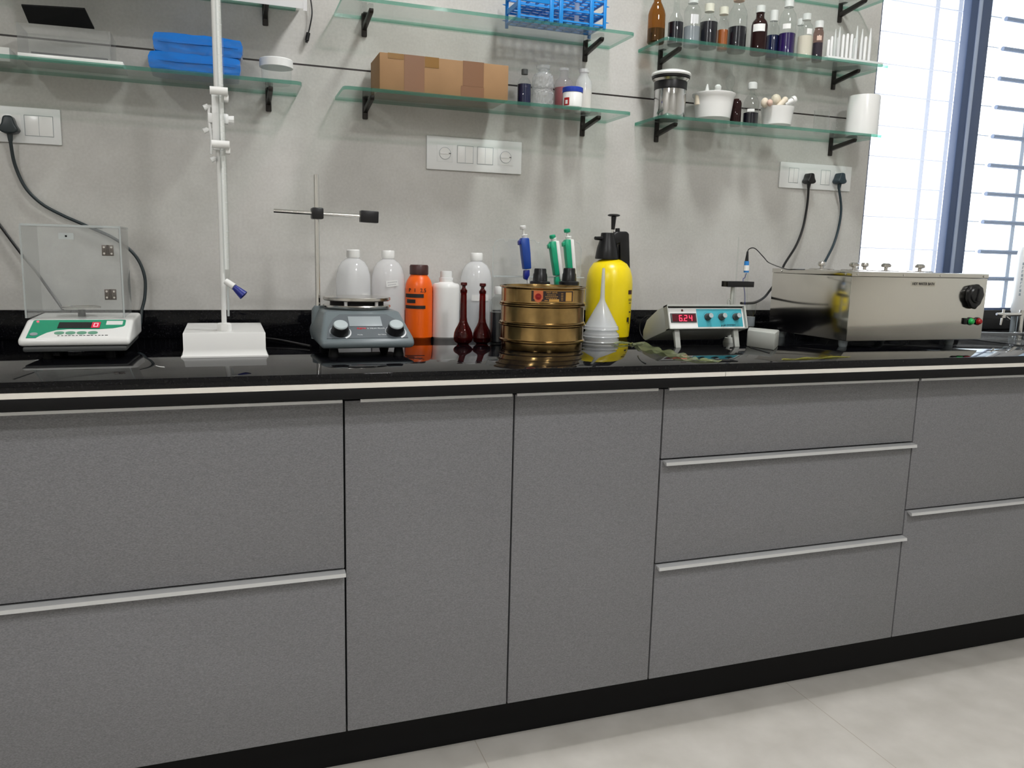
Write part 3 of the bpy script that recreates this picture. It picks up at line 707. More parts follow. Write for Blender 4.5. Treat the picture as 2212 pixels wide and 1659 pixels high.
# ================================================================== sockets, plugs and cables on the wall
def socket(u0, v0, u1, v1, label, mods, sw=.021):
    a, c = A(u0, v0, y=-.006), A(u1, v1, y=-.006)
    t = thing('socket_plate', label, 'socket', ((a.x+c.x)/2, 0, (a.z+c.z)/2))
    W, H = c.x-a.x, a.z-c.z
    obj('cover_plate', B().b2((-W/2, -.006, -H/2), (W/2, 0, H/2), .0015), WHITE, t)
    for kind, u in mods:
        x = A(u, (v0+v1)/2, y=-.006).x-t.location.x
        if kind == 's':
            f = obj('switch', B().b2((x-sw, -.0070, -.021), (x+sw, -.0061, .021), .0006), WHITE2, t)
            g = B()
            for s in (-1, 1): g.b2((x+s*(sw+.0006)-.0004, -.0066, -.0218), (x+s*(sw+.0006)+.0004, -.0058, .0218)); g.b2((x-sw-.0008, -.0066, s*.0217-.0004), (x+sw+.0008, -.0058, s*.0217+.0004))
            g.b2((x-.0003, -.0073, -.0205), (x+.0003, -.0066, .0205))
            obj('switch_gap', g, GREYL, f)
        elif kind == 'r':
            f = obj('outlet', B().b2((x-.021, -.0068, -.021), (x+.021, -.0061, .021), .0004), WHITE, t)
            obj('shutter_disc', B().lathe([(.0155, .0001), (.0155, .0012), (.0148, .0014), (.0147, .0006)], 32, (x, -.0068, 0), Matrix.Rotation(PI/2, 3, 'X')), GREYL, f)
            obj('shutter_face', B().lathe([(.0145, .0001), (.0145, .0012)], 32, (x, -.0068, 0), Matrix.Rotation(PI/2, 3, 'X')), WHITE2, f)
            obj('shutter_bar', B().b2((x-.0135, -.0096, -.003), (x+.012, -.0081, .0025), .0006), WHITE2, f)
            obj('slot', B().b2((x+.0095, -.0100, -.001), (x+.0150, -.0081, .001)), DGREY, f)
        else:
            f = obj('outlet', B().b2((x-.021, -.0068, -.021), (x+.021, -.0061, .021), .0004), WHITE2, t)
    return t
socket(922, 292, 1126, 377, 'white wall plate with two round outlets and nothing plugged in, below the cardboard box', [('r', 961), ('s', 1005), ('s', 1048), ('r', 1092)])
socket(1687, 349, 1836, 414, 'white wall plate by the window with two black plugs in it', [('s', 1714), ('o', 1750), ('s', 1783), ('o', 1814)], .0165)
socket(-75, 222, 134, 314, 'white wall plate with one dark plug at the far left, cut by the photo edge', [('o', 22), ('s', 84), ('o', -38)], .027)
def plug(u, v, label, m, size, cord, yc, r=.0036, cat='power cord', name='power_cord'):
    """moulded plug on the wall and its cord down to the worktop"""
    p = A(u, v, y=-.022)
    t = thing(name, label, cat, (p.x, -.007, p.z))
    s = size
    out = [(-.35*s, .95*s), (.35*s, .95*s), (.52*s, .7*s), (.66*s, .05*s), (.95*s, -.38*s), (.95*s, -.62*s), (.7*s, -.85*s), (.32*s, -.95*s), (-.32*s, -.95*s), (-.7*s, -.85*s), (-.95*s, -.62*s), (-.95*s, -.38*s), (-.66*s, .05*s), (-.52*s, .7*s)]
    obj('plug_body', B().prism(out, 'y', -.030, 0, .004, 3), m, t)
    obj('strain_relief', B().cyl((0, -.016, -.93*s), (.0002, -.015, -1.75*s), r*1.7, r*1.15, 14), m, t)
    pts = [Vector((0, -.0155, -1.7*s))]+[A(a, c, y=yy)-Vector(t.location) for (a, c), yy in zip(cord, yc)]
    obj('cord', B().tube(pts, r, 10), m, t)
PLUGG = pbr('green_black_plug', (.016, .026, .030, 1), .4)
plug(20, 270, 'dark plug at the far left and its thick cord sagging behind the balance', PLUGG, .0195, [(32, 355), (55, 405), (90, 440), (135, 465), (185, 487), (250, 517), (292, 552), (312, 595), (313, 640), (306, 672), (303, 700), (296, 722)], [-.012]*6+[-.015, -.02, -.025, -.032, -.045, -.075, -.12])
plug(1748, 386, 'black plug, left one in the window-side plate, its cord running behind the steel bath', BLACKP, .0165, [(1744, 440), (1735, 490), (1720, 530), (1694, 572), (1690, 590), (1688, 620)], [-.013, -.012, -.015, -.03, -.04, -.05])
plug(1814, 386, 'greenish black plug nearest the window with a cord running behind the steel bath', pbr('teal_black', (.012, .03, .042, 1), .4), .0175, [(1817, 450), (1812, 490), (1800, 530), (1778, 574), (1776, 590), (1775, 610)], [-.013, -.012, -.015, -.03, -.04, -.05], r=.0038)
ps = [A(u, v, y=y) for u, v, y in ((-40, 430, -.008), (0, 487, -.01), (45, 547, -.012), (75, 583, -.014), (105, 625, -.016), (135, 668, -.03), (142, 690, -.06))]
tag(obj('cable', B().tube([p-ps[3] for p in ps], .003), BLACKP, loc=ps[3]), 'second black cable slanting down the wall at the far left, behind the clear shield', 'cable')
# ================================================================== weighing balance
yF = -.405
xa, xb_ = A(38, 745, y=yF).x, A(281, 742, y=yF).x
cx = (xa+xb_)/2; w = (xb_-xa)/2
t = thing('balance', 'white and green electronic balance with a clear box shield, at the left of the worktop', 'balance', (cx, yF, ZC))
def zb_(v, y, u=160): return A(u, v, y=y).z-ZC
zg0 = .016; zg1 = zb_(748, yF); zf_ = zb_(731, yF); yT = .085; zt_ = zb_(690, yF+yT); D = .235
low = B(); low.b2((-w+.006, .004, zg0), (w-.006, D-.004, zg1), .004); obj('lower_tray', low, DGREY, t)
bd = B()
bd.prism([(0, zg1+.0005), (0, zf_), (yT-.004, zt_-.001), (yT+.004, zt_), (D, zt_+.002), (D, zg1+.0005)], 'x', -w, w, .006, 3)
obj('body', bd, WHITE2, t)
for sx in (-1, 1):
    for yy in (.03, D-.03):
        obj('foot', B().lathe([(.009, 0), (.009, .004), (.007, zg0+.001)], 16, (sx*(w-.04), yy+.012*(1 if yy < .1 else -1), 0)), BLACKM, t)
# sloping front panel graphics, laid flat on the slope
sl = math.atan2(zt_-zf_, yT); SL = math.hypot(zt_-zf_, yT)
PR = Matrix.Rotation(sl, 3, 'X')
def onp(x, s, h=.0012):      # x across, s up the slope from its lower edge (0..SL)
    return Vector((x, s*math.cos(sl)-h*math.sin(sl), zf_+s*math.sin(sl)+h*math.cos(sl)))
def pbox(x0, x1, s0, s1, h0=.0, h1=.001, bev=0):
    return B().box(onp((x0+x1)/2, (s0+s1)/2, (h0+h1)/2), (x1-x0, s1-s0, h1-h0), bev, PR)
def ppoly(pts, h):
    b = B(); vs = [b.bm.verts.new(onp(x, s, h)) for x, s in pts]; vb = [b.bm.verts.new(onp(x, s, -.0003)) for x, s in pts]
    b.bm.faces.new(vs); b.bm.faces.new(vb[::-1]); n = len(pts)
    for i in range(n): b.bm.faces.new((vs[i], vs[(i+1) % n], vb[(i+1) % n], vb[i]))
    return b
gw = w*.86
gp = [(-gw, SL*.04), (-gw*.80, SL*.04), (-gw*.74, SL*.14), (-gw*.62, SL*.30), (-gw*.45, SL*.42), (-gw*.2, SL*.47), (gw*.45, SL*.46), (gw*.75, SL*.50), (gw*.97, SL*.60), (gw*1.0, SL*.66), (gw*1.0, SL*.92), (gw*.97, SL*.96), (-gw*.97, SL*.96), (-gw, SL*.92)]
pan = obj('control_panel', ppoly(gp, .0006), GREENL, t)
obj('display_window', pbox(-gw*.44, gw*.46, SL*.50, SL*.82, .0003, .0012), BLACKP, pan)
obj('lit_digit_window', pbox(gw*.275, gw*.455, SL*.515, SL*.81, .0012, .0015), REDLIT, pan)
dg = B(); dx_, ds_ = gw*.040, SL*.085; cx0, cs0 = gw*.366, SL*.655
for sg in (-1, 1):
    dg.box(onp(cx0, cs0+sg*ds_, .0018), (dx_*2+.0012, .0014, .0004), 0, PR); dg.box(onp(cx0+sg*dx_, cs0, .0018), (.0013, ds_*2, .0004), 0, PR)
obj('digit', dg, PINKLED, pan)
obj('rating_label', pbox(gw*.58, gw*.94, SL*.68, SL*.88, .0003, .0012), WHITE2, pan)
obj('pilot_light', B().lathe([(.0022, 0), (.002, .0012), (0, .0018)], 12, onp(-gw*.90, SL*.86, .0008), PR), REDLED, pan)
obj('bubble_level', B().lathe([(.0065, 0), (.0065, .0016), (0, .0019)], 20, onp(-gw*.87, SL*.20, .0004), PR), GREYL, pan)
for k in range(4):
    x = -gw*.36+k*gw*.235
    b = B(); b.lathe([(.0085, 0), (.0085, .0008), (0, .0011)], 24, (0, 0, 0)); bmesh.ops.scale(b.bm, vec=(1.0, .8, 1), verts=b.bm.verts[:])
    bmesh.ops.transform(b.bm, matrix=Matrix.Translation(onp(x, SL*.27, .0002)) @ PR.to_4x4(), verts=b.bm.verts[:])
    obj('button', b, GREENB, t)
mk = B()
for k in range(14):
    a_ = -gw*.36+k*.0062+random.uniform(0, .001); mk.box(onp(a_, SL*.135, .0005), (random.uniform(.003, .0055), .0012, .0008), 0, PR)
obj('fine_print', mk, BLKTXT, t)
# pan
ypn = .15
xp = A(176, 665, y=yF+ypn).x-cx; zp = zb_(664, yF+ypn, 176)
obj('pan_post', B().cyl((xp, ypn, zt_), (xp, ypn, zp-.002), .0075, .0065), DGREY, t)
rp = 43*mpp(176, 664, yF+ypn)
obj('weighing_pan', B().lathe([(0, zp-.002), (rp*.96, zp-.002), (rp, zp), (rp, zp+.002), (rp*.97, zp+.0008), (0, zp)], 40, (xp, ypn, 0)), STEELD, t)
# clear box shield
ys0, ys1 = yT+.004, D-.005
sx0 = A(50, 600, y=yF+ys0).x-cx; sx1 = A(264, 600, y=yF+ys0).x-cx
zs1 = zb_(489, yF+ys0, 150)
zs0 = zt_+.0025
sh = B(); th = .003
sh.b2((sx0, ys0, zs0), (sx1, ys0+th, zs1)); sh.b2((sx0, ys1-th, zs0), (sx1, ys1, zs1))
sh.b2((sx0, ys0+th, zs0), (sx0+th, ys1-th, zs1)); sh.b2((sx1-th, ys0+th, zs0), (sx1, ys1-th, zs1)); sh.b2((sx0, ys0, zs1), (sx1, ys1, zs1+th))
sho = obj('draft_shield', sh, ACRYL, t); sho['label'] = 'clear box shield around the pan'
ed = B()
for x in (sx0, sx1):
    ed.b2((x-.0014, ys0-.0008, zs0), (x+.0014, ys0+.0026, zs1)); 
ed.b2((sx0, ys0-.0008, zs1-.001), (sx1, ys0+.0022, zs1+.0032)); ed.b2((sx1-.0012, ys0, zs1), (sx1+.001, ys1, zs1+.0032))
obj('shield_edge', ed, ACRYLE, sho)
for u, v in ((233, 541), (239, 636)):
    p = A(u, v, y=yF+ys0)-Vector((cx, yF, ZC)); b = B()
    b.box((p.x, ys0-.0016, p.z), (.021, .0016, .021), .0004); b.cyl((p.x, ys0-.003, p.z-.0105), (p.x, ys0-.003, p.z+.0105), .0016, seg=10)
    hg = obj('hinge', b, HINGE, sho); s = B()
    for dx in (-.0065, .0065):
        for dz in (-.006, .006): s.cyl((p.x+dx, ys0-.0034, p.z+dz), (p.x+dx, ys0-.0022, p.z+dz), .0020, seg=10)
    obj('hinge_screw', s, CHROME, hg)
p = A(143, 510, y=yF+ys0)-Vector((cx, yF, ZC))
obj('latch_plate', B().box((p.x, ys0-.0016, p.z), (.026, .002, .012)), ACRYLE, sho)
obj('latch_hole', B().cyl((p.x, ys0-.0034, p.z), (p.x, ys0-.002, p.z), .002, seg=12), BLACKM, sho)
# ================================================================== burette stand
yb = -.40
xa, xb_ = A(391, 772, y=yb).x, A(580, 772, y=yb).x
cx = (xa+xb_)/2; w = (xb_-xa)/2
t = thing('burette_stand', 'white stand with a box base, tall white rod and clamp, right of the balance', 'stand', (cx, yb, ZC))
h1_ = A(485, 719, y=yb).z-ZC; dpt = A(485, 697, z=ZC+h1_).y-yb
b = B()
prof_ = [(w, 0), (w, .003), (w*.965, .006), (w*.945, .016), (w*.945, h1_-.0015), (w*.935, h1_)]
rings = []
for r_, z in prof_:
    dd = (w-r_); rings.append([b.bm.verts.new(q) for q in ((-r_, dd, z), (r_, dd, z), (r_, dpt-dd, z), (-r_, dpt-dd, z))])
for a_, c_ in zip(rings, rings[1:]):
    for k in range(4): b.bm.faces.new((a_[k], a_[(k+1) % 4], c_[(k+1) % 4], c_[k]))
b.bm.faces.new(rings[-1]); b.bm.faces.new(rings[0][::-1])
obj('base', b, WHITE2, t)
yr = yb+.052
xr = A(484, 690, y=yr).x-cx
k = mpp(484, 690, yr)
zr = h1_
obj('boss', B().lathe([(17*k, zr), (17.5*k, zr+.003), (17*k, zr+14*k), (14*k, zr+17*k), (7*k, zr+17.5*k)], 8, (xr, .052, 0), Matrix.Rotation(.39, 3, 'Z')), WHITE2, t)
obj('rod', B().cyl((xr, .052, zr+.002), (xr, .052, .80), 5.6*k, seg=20), WHITE2, t)
# clamp at mid height
def zc(v): return A(470, v, y=yr).z-ZC
c = Vector((xr, .052, 0)); br = .0
xbur = xr+.0085; ybur = .052-.020
for v in (203, 316):
    z = zc(v); cl = B(); cl.cyl((xr-.012, .0172, z), (xbur+.012, .0172, z), .0075, seg=20)
    cl.b2((xbur+.004, .020, z-.016), (xbur+.013, .046, z-.004), .002)
    obj('clamp_jaw', cl, WHITE2, t)
cb = B(); cb.b2((xr-.010, .039, zc(325)), (xr+.010, .046, zc(200)), .002); cb.b2((xr-.018, .040, zc(268)), (xbur+.012, .062, zc(246)), .003)
cb.cyl((xbur+.010, .05, zc(258)), (xbur+.022, .05, zc(258)), .0075, .0085, 10)
obj('clamp_body', cb, WHITE, t)
for v, dx in ((232, -.016), (282, -.018), (343, -.006)):
    obj('clamp_screw', B().cyl((xr+dx, .046, zc(v)), (xr+dx-.008, .046, zc(v)-.004), .005, .0055, 10).cyl((xr+dx-.001, .046, zc(v)), (xr-.004, .046, zc(v)), .003), WHITE, t)
sp = B()
sp.tube([(xr-.014, .046, zc(230)), (xr-.016, .045, zc(260)), (xr-.012, .044, zc(300)), (xr-.014, .043, zc(335))], .0028, 8)
obj('clamp_lever', sp, WHITE, t)
# burette, held by the clamp
bx, by = cx+xbur, yb+ybur
zcock = A(494, 615, y=by).z
t = thing('burette', 'long slim clear glass burette with a blue stopcock, held by the white clamp stand', 'burette', (bx, by, zcock))
rg = .0062
ztip = A(491, 683, y=by).z-zcock
obj('glass_tube', B().lathe([(.0022, .004), (rg*.8, .016), (rg, .024), (rg, 1.62-zcock+.05)], 20, cap1=False), GLASS, t)
st = B()
for k in range(60): st.patch(rg+.0002, .05+k*.011, .0507+k*.011, az_to_cam((bx, by)), .9 if k % 5 else 1.7, n=4, th=.0002)
obj('graduation', st, WHTXT, t)
obj('white_backing', B().patch(rg*.86, .03, 1.60-zcock, az_to_cam((bx, by))+PI, 1.5, n=8), WHITE2, t)
obj('outlet_tip', B().tube([(0, 0, .008), (.001, 0, -.006), (.0005, 0, -.016), (.0005, 0, -.03), (.0005, 0, ztip)], .0022, 10), ACRYLE, t)
a0 = A(493, 611, y=by-.004)-Vector((bx, by, zcock)); a1 = A(506, 620, y=by-.010)-Vector((bx, by, zcock)); a2 = A(524, 636, y=by-.014)-Vector((bx, by, zcock))
obj('stopcock_nut', B().cyl(a0-(a1-a0)*.4, a1, .0062, .0068, 14), WHITE2, t)
sk = B(); d_ = (a2-a1); sk.cyl(a1, a1+d_*.45, .0055, .0075, 14).cyl(a1+d_*.45, a1+d_*1.15, .0075, .0098, 14)
obj('stopcock_handle', sk, DBLUE, t)
tag(obj('paper_scrap', B().tube([A(337, 790, z=ZC+.0006)-A(346, 793, z=ZC), (0, 0, .0006), A(355, 793, z=ZC+.0006)-A(346, 793, z=ZC)], .0009, 6), WHITE2, loc=A(346, 793, z=ZC+.0003)), 'tiny white scrap lying on the black worktop between the balance and the burette stand', 'scrap')
# ================================================================== stirrer hot plate
yF = -.45
xa, xb_ = A(692, 750, y=yF).x, A(898, 748, y=yF).x
cx = (xa+xb_)/2; w = (xb_-xa)/2
t = thing('hot_plate', 'grey magnetic stirrer hot plate with two knobs and a support rod', 'hot plate', (cx, yF, ZC))
def zh(v, y, u=795): return A(u, v, y=y).z-ZC
zq0 = zh(753, yF); zq1 = zh(738, yF); yT = .085; zq2 = zh(672, yF+yT); D = .225; ins = w*.185
b = B()
V = lambda *p: b.bm.verts.new(p)
x0_, x1_ = -w, w
fl = [V(-w+.004, .003, zq0), V(w-.004, .003, zq0), V(w-.004, D, zq0), V(-w+.004, D, zq0)]
fm = [V(-w, 0, zq1), V(w, 0, zq1), V(w, D+.003, zq1+.006), V(-w, D+.003, zq1+.006)]
ft = [V(-w+ins, yT, zq2), V(w-ins, yT, zq2), V(w-ins, D-.008, zq2), V(-w+ins, D-.008, zq2)]
for a_, c_ in ((fl, fm), (fm, ft)):
    for k in range(4): b.bm.faces.new((a_[k], a_[(k+1) % 4], c_[(k+1) % 4], c_[k]))
b.bm.faces.new(ft); b.bm.faces.new(fl[::-1])
bmesh.ops.bevel(b.bm, geom=[e for e in b.bm.edges], offset=.006, segments=3, profile=.5, affect='EDGES')
obj('body', b, GREY, t)
fb = B()
for sx in (-1, 1):
    for yy in (.03, D-.03): fb = B(); fb.lathe([(.011, 0), (.011, .003), (.008, zq0+.002)], 14, (sx*(w-.03), yy, 0)); obj('foot', fb, BLACKM, t)
sl = math.atan2(zq2-zq1, yT); SL = math.hypot(zq2-zq1, yT); PR = Matrix.Rotation(sl, 3, 'X')
def onp(x, s, h=.0012): return Vector((x, s*math.cos(sl)-h*math.sin(sl), zq1+s*math.sin(sl)+h*math.cos(sl)))
pw = w-.014
gp = [(-pw, SL*.10), (pw, SL*.10), (pw-.004, SL*.45), (pw-.018, SL*.72), (pw-.034, SL*.88), (-pw+.034, SL*.88), (-pw+.018, SL*.72), (-pw+.006, SL*.45)]
b = B(); vs = [b.bm.verts.new(onp(x, s, .0012)) for x, s in gp]; vb = [b.bm.verts.new(onp(x, s, -.001)) for x, s in gp]
b.bm.faces.new(vs); b.bm.faces.new(vb[::-1])
for i in range(len(gp)): b.bm.faces.new((vs[i], vs[(i+1) % len(gp)], vb[(i+1) % len(gp)], vb[i]))
fp = obj('front_panel', b, GREY2, t)
def fx(u): return A(u, 700, y=yF+yT*.6).x-cx
obj('screen', B().box(onp((fx(753)+fx(824))/2, SL*.63, .0016), (fx(824)-fx(753), SL*.32, .002), .0004, PR), GREYL, fp)
ym = yF+yT*.35
for u, nm in ((734, 'Mode'), (853, 'Set Value')):
    x = A(u, 722, y=ym).x-cx; s = SL*.30
    kb = B(); kb.lathe([(.0178, .001), (.0172, .010), (.0150, .018), (.0142, .0185), (.0142, .0195)], 32, onp(x, s, 0), PR)
    ko = obj('knob', kb, BLACKP, t)
    obj('knob_cap', B().lathe([(.0145, .0185), (.0145, .0205), (.0130, .0222), (0, .0226)], 32, onp(x, s, 0), PR), GREYK, ko)
    ar = B(); n = 10
    for k in range(n):
        a_ = -1.05+k*1.5/n; ar.box(onp(x+.0215*math.cos(a_), s+.0215*math.sin(a_), .0014), (.0012+.0026*(1-k/n), .0036, .0006), 0, PR @ Matrix.Rotation(a_, 3, 'Z'))
    for k in range(8):
        a_ = PI*.75+k*.14; ar.box(onp(x+.0205*math.cos(a_), s+.0205*math.sin(a_), .0014), (.0007, .0034, .0006), 0, PR @ Matrix.Rotation(a_, 3, 'Z'))
    obj('dial_marking', ar, WHTXT, fp)
text('lettering', 'REMI', .0072, onp(fx(778), SL*.40, .0016), REDTXT, fp, (sl, 0, 0), sx=1.25)
text('lettering', '5 MLH PLUS', .0056, onp(fx(809), SL*.40, .0016), WHTXT, fp, (sl, 0, 0), sx=1.25)
text('lettering', 'Mode', .0046, onp(fx(772), SL*.20, .0016), WHTXT, fp, (sl, 0, 0))
text('lettering', 'Set Value', .0046, onp(fx(819), SL*.20, .0016), WHTXT, fp, (sl, 0, 0))
# round plates
yd = .160
xd = A(771, 665, y=yF+yd).x-cx; kd = mpp(771, 660, yF+yd); rd = 72.5*kd
zl0 = zq2; zl1 = zh(664, yF+yd-rd); zu = zh(652, yF+yd-rd)
obj('lower_plate', B().lathe([(rd*.9, zl0-.001), (rd, zl1-.003), (rd*1.01, zl1), (rd*.985, zl1+.002), (rd*.9, zl1+.001), (0, zl1)], 56, (xd, yd, 0)), STEELD, t)
obj('dark_core', B().cyl((xd, yd, zl1), (xd, yd, zu-.001), rd*.80, seg=40), BLACKM, t)
for a_ in (-2.1, -1.0, .5, 2.2):
    obj('spacer', B().cyl((xd+rd*.86*math.cos(a_), yd+rd*.86*math.sin(a_), zl1), (xd+rd*.86*math.cos(a_), yd+rd*.86*math.sin(a_), zu), .004, seg=12), ALU, t)
obj('top_plate', B().lathe([(0, zu-.001), (rd*.97, zu-.001), (rd, zu+.001), (rd, zu+.006), (rd*.985, zu+.007), (0, zu+.007)], 56, (xd, yd, 0)), STEELD, t)
# support rod and clamp
yrod = yF+D-.028
pr0 = A(687, 662, y=yrod)-Vector((cx, yF, ZC)); pr1 = A(683, 377, y=yrod)-Vector((cx, yF, ZC))
xr = pr0.x
obj('support_rod', B().cyl((xr, D-.028, .03), (xr, D-.028, pr1.z), .0055, .0055), CHROME, t)
obj('rod_socket', B().lathe([(.020, .020), (.018, zq2-.004), (.012, zq2+.004), (.006, zq2+.004)], 20, (xr+.004, D-.028, 0)), GREY, t)
zbm = (A(683, 462, y=yrod).z)-ZC
obj('boss_head', B().b2((xr-.0125, D-.052, zbm-.0115), (xr+.0125, D-.018, zbm+.0125), .003), BLACKP, t)
q0 = A(591, 455, y=yrod-.014)-Vector((cx, yF, ZC)); q1 = A(782, 467, y=yrod-.014)-Vector((cx, yF, ZC))
obj('cross_bar', B().cyl(q0, q1, .0042), CHROME, t)
q2 = A(797, 468.5, y=yrod-.014)-Vector((cx, yF, ZC))
obj('clamp_block', B().box(q2, (.0395, .024, .0255), .002, Matrix.Rotation(.03, 3, 'Y')), BLACKP, t)
ps = [A(u, v, y=y) for u, v, y in ((671, 727, -.26), (640, 731, -.2), (600, 732, -.12), (560, 730, -.06))]
ps = [Vector((p.x, p.y, ZC+.0032)) for p in ps]
tag(obj('power_cord', B().tube([p-ps[0] for p in ps], .003), BLACKP, loc=ps[0]), 'black power cord lying on the worktop between the burette stand and the hot plate', 'power cord')
# ================================================================== bottles on the worktop
G3 = 'milky one litre bottles at the back of the worktop'
def milky(u, y, hw, dv, label, lab=None, liq=None):
    v = lambda q: q+dv
    return vessel('milky_bottle', label, 'bottle', u, y, ZC, [(hw, 735), (hw, v(604)), (hw*.97, v(592)), (hw*.86, v(577)), (hw*.68, v(566)), (hw*.45, v(560)), (13.2*hw/37, v(558)), (13.2*hw/37, v(555))], MILK,
                  [(14.5*hw/37, v(556)), (14.8*hw/37, v(554)), (14.5*hw/37, v(541)), (13*hw/37, v(539))], WHITE2, 'screw_cap', liq, GREYLQ, lab, WHITE2, G3)
t = milky(763, -.075, 37.5, 0, 'milky white bottle rising directly behind the hot plate disc, left one of the pair')
x_, y_, _z = t.location; rr = 37.5*mpp(763, 640, -.075)
obj('small_sticker', B().patch(rr+.0005, A(763, 642, y=-.11).z-ZC, A(763, 634, y=-.11).z-ZC, az_to_cam((x_, y_))+.75, .55), WHITE2, t)
t = milky(838.5, -.075, 36, 2, 'milky white bottle with a tilted paper label, beside the orange bottle')
x_, y_, _z = t.location; rr = 36*mpp(838, 610, -.075); a_ = az_to_cam((x_, y_))
ang = a_+.23
lb = B().box((0, 0, 0), (.030, .0008, .0150), 0)
nrm = Vector((math.cos(ang), math.sin(ang), 0))
lo = obj('paper_label', lb, WHITE2, t, nrm*(rr+.0012)+Vector((0, 0, A(846, 612, y=-.11).z-ZC)), (0, -.12, ang+PI/2))
sc = B()
for row, n in ((.0028, 7), (-.0030, 6)):
    for k in range(n):
        x = -.011+k*.0035; sc.tube([(x, -.0006, row-.0012), (x+.0008, -.0006, row+.0012), (x+.0016, -.0006, row-.0008), (x+.0025, -.0006, row+.0008)], .00016, 4, n=3)
obj('handwriting', sc, pbr('violet_ink', S(60, 56, 96), .6), lo)
t = milky(1029, -.075, 34.5, 7, 'milky white bottle with grey liquid in it, behind the two dark red flasks', None, 645)
x_, y_, _z = t.location
obj('small_sticker', B().patch(34.5*mpp(1029, 640, -.075)+.0006, A(1029, 650, y=-.11).z-ZC, A(1029, 637, y=-.11).z-ZC, az_to_cam((x_, y_))+.30, 1.1), WHITE2, t)
ob = vessel('orange_bottle', 'orange plastic bottle with a dark brown cap and blacked-out writing', 'bottle', 905, -.085, ZC,
            [(29.5, 730), (29.5, 624), (28.5, 614), (26, 606), (22.5, 600), (19, 595), (18, 591)], ORANGE, [(20, 593), (20.3, 591), (20.3, 575), (18.5, 572)], BROWNCAP, 'cap')
x_, y_, _z = ob.location; rr = 29.5*mpp(905, 660, -.085); a_ = az_to_cam((x_, y_))
def zo(v): return A(905, v, y=-.115).z-ZC
for v0, v1, da, wd in ((635, 643, -.42, 1.55), (647, 655, -.62, .75), (660, 667, -.36, 1.7)):
    obj('ink_bar', B().patch(rr+.0003, zo(v1), zo(v0), a_+da, wd, n=16), BLKTXT, ob)
for ch, da in (('P', -.70), ('I', -.28), ('2', .18), ('.', .31), ('5', .46)):
    aa = a_+da
    text('lettering', ch, .0135, (math.cos(aa)*(rr+.0006), math.sin(aa)*(rr+.0006), zo(627.5)), BLKTXT, ob, (PI/2, 0, aa+PI/2))
rg_ = B()
for v in (728.5,): rg_.lathe([(rr*.99, .004), (rr*1.005, .007), (rr*.99, .010)], 32, cap0=False, cap1=False)
vessel('white_bottle', 'plain white plastic bottle with a ribbed cap, right of the orange bottle', 'bottle', 963.5, -.09, ZC,
       [(29.8, 730), (29.8, 622), (29, 616), (26.5, 612.5), (18, 611), (14.8, 609), (14.8, 603)], WHITE2, [(14.9, 604), (14.9, 600), (12.9, 599.5), (12.7, 588), (11.8, 585.5)], WHITE, 'screw_cap')
# amber volumetric flasks
for u, uo, lb in ((1001, 0, 'dark red glass volumetric flask, the one beside the white bottle'), (1041.5, 0, 'dark red glass volumetric flask, the one nearer the brass sieves')):
    y = -.222; dv = 0 if u < 1020 else 2
    R = [(12, 746), (18, 742), (20.5, 733), (20.8, 727), (19.5, 718), (16.5, 710), (12, 702), (8.6, 694), (7.2, 685), (6.6, 640), (6.4, 634), (7.6, 631), (7.6, 626)]
    vm = 690; x = spot(u, vm, y)
    t = thing('volumetric_flask', lb, 'flask', (x, y, ZC), 'dark red volumetric flasks')
    Pp = prof(u, y, [(a, v+dv) for a, v in R], ZC); sh_ = Pp[0][1]
    Pp = [(r, max(.0005, z-(sh_ if z < .01 else 0))) for r, z in Pp]; Pp[0] = (Pp[0][0], 0)
    obj('bulb_and_neck', B().lathe([(0, 0)]+Pp, 36, cap1=False), AMBERR, t)
    Qq = prof(u, y, [(5.8, 632+dv), (5.8, 624+dv), (3.8, 622+dv), (3.8, 618+dv), (7, 616+dv), (7.2, 611+dv), (6, 610+dv)], ZC)
    obj('stopper', B().lathe([(0, Qq[0][1])]+Qq+[(0, Qq[-1][1])], 24), pbr('red_stopper', (.07, .006, .006, 1), .25), t)
    obj('contents', B().lathe([(0, .002)]+[(r*.93, z) for r, z in Pp[:8] if z > .002]+[(0, Pp[7][1])], 30), pbr('dark_red_liquid', (.035, .004, .006, 1), .2), t)
vessel('reagent_bottle', 'clear glass bottle with a white cap, half hidden behind the brass sieves at their left', 'bottle', 1080, -.205, ZC, [(22, 742), (22, 656), (20, 648), (13, 640), (11, 637), (11, 633)], GLASS, [(12.5, 635), (12.5, 621), (11.5, 619)], WHITE, 'cap', 674, pbr('dark_grey_liquid', (.03, .033, .04, 1), .25))
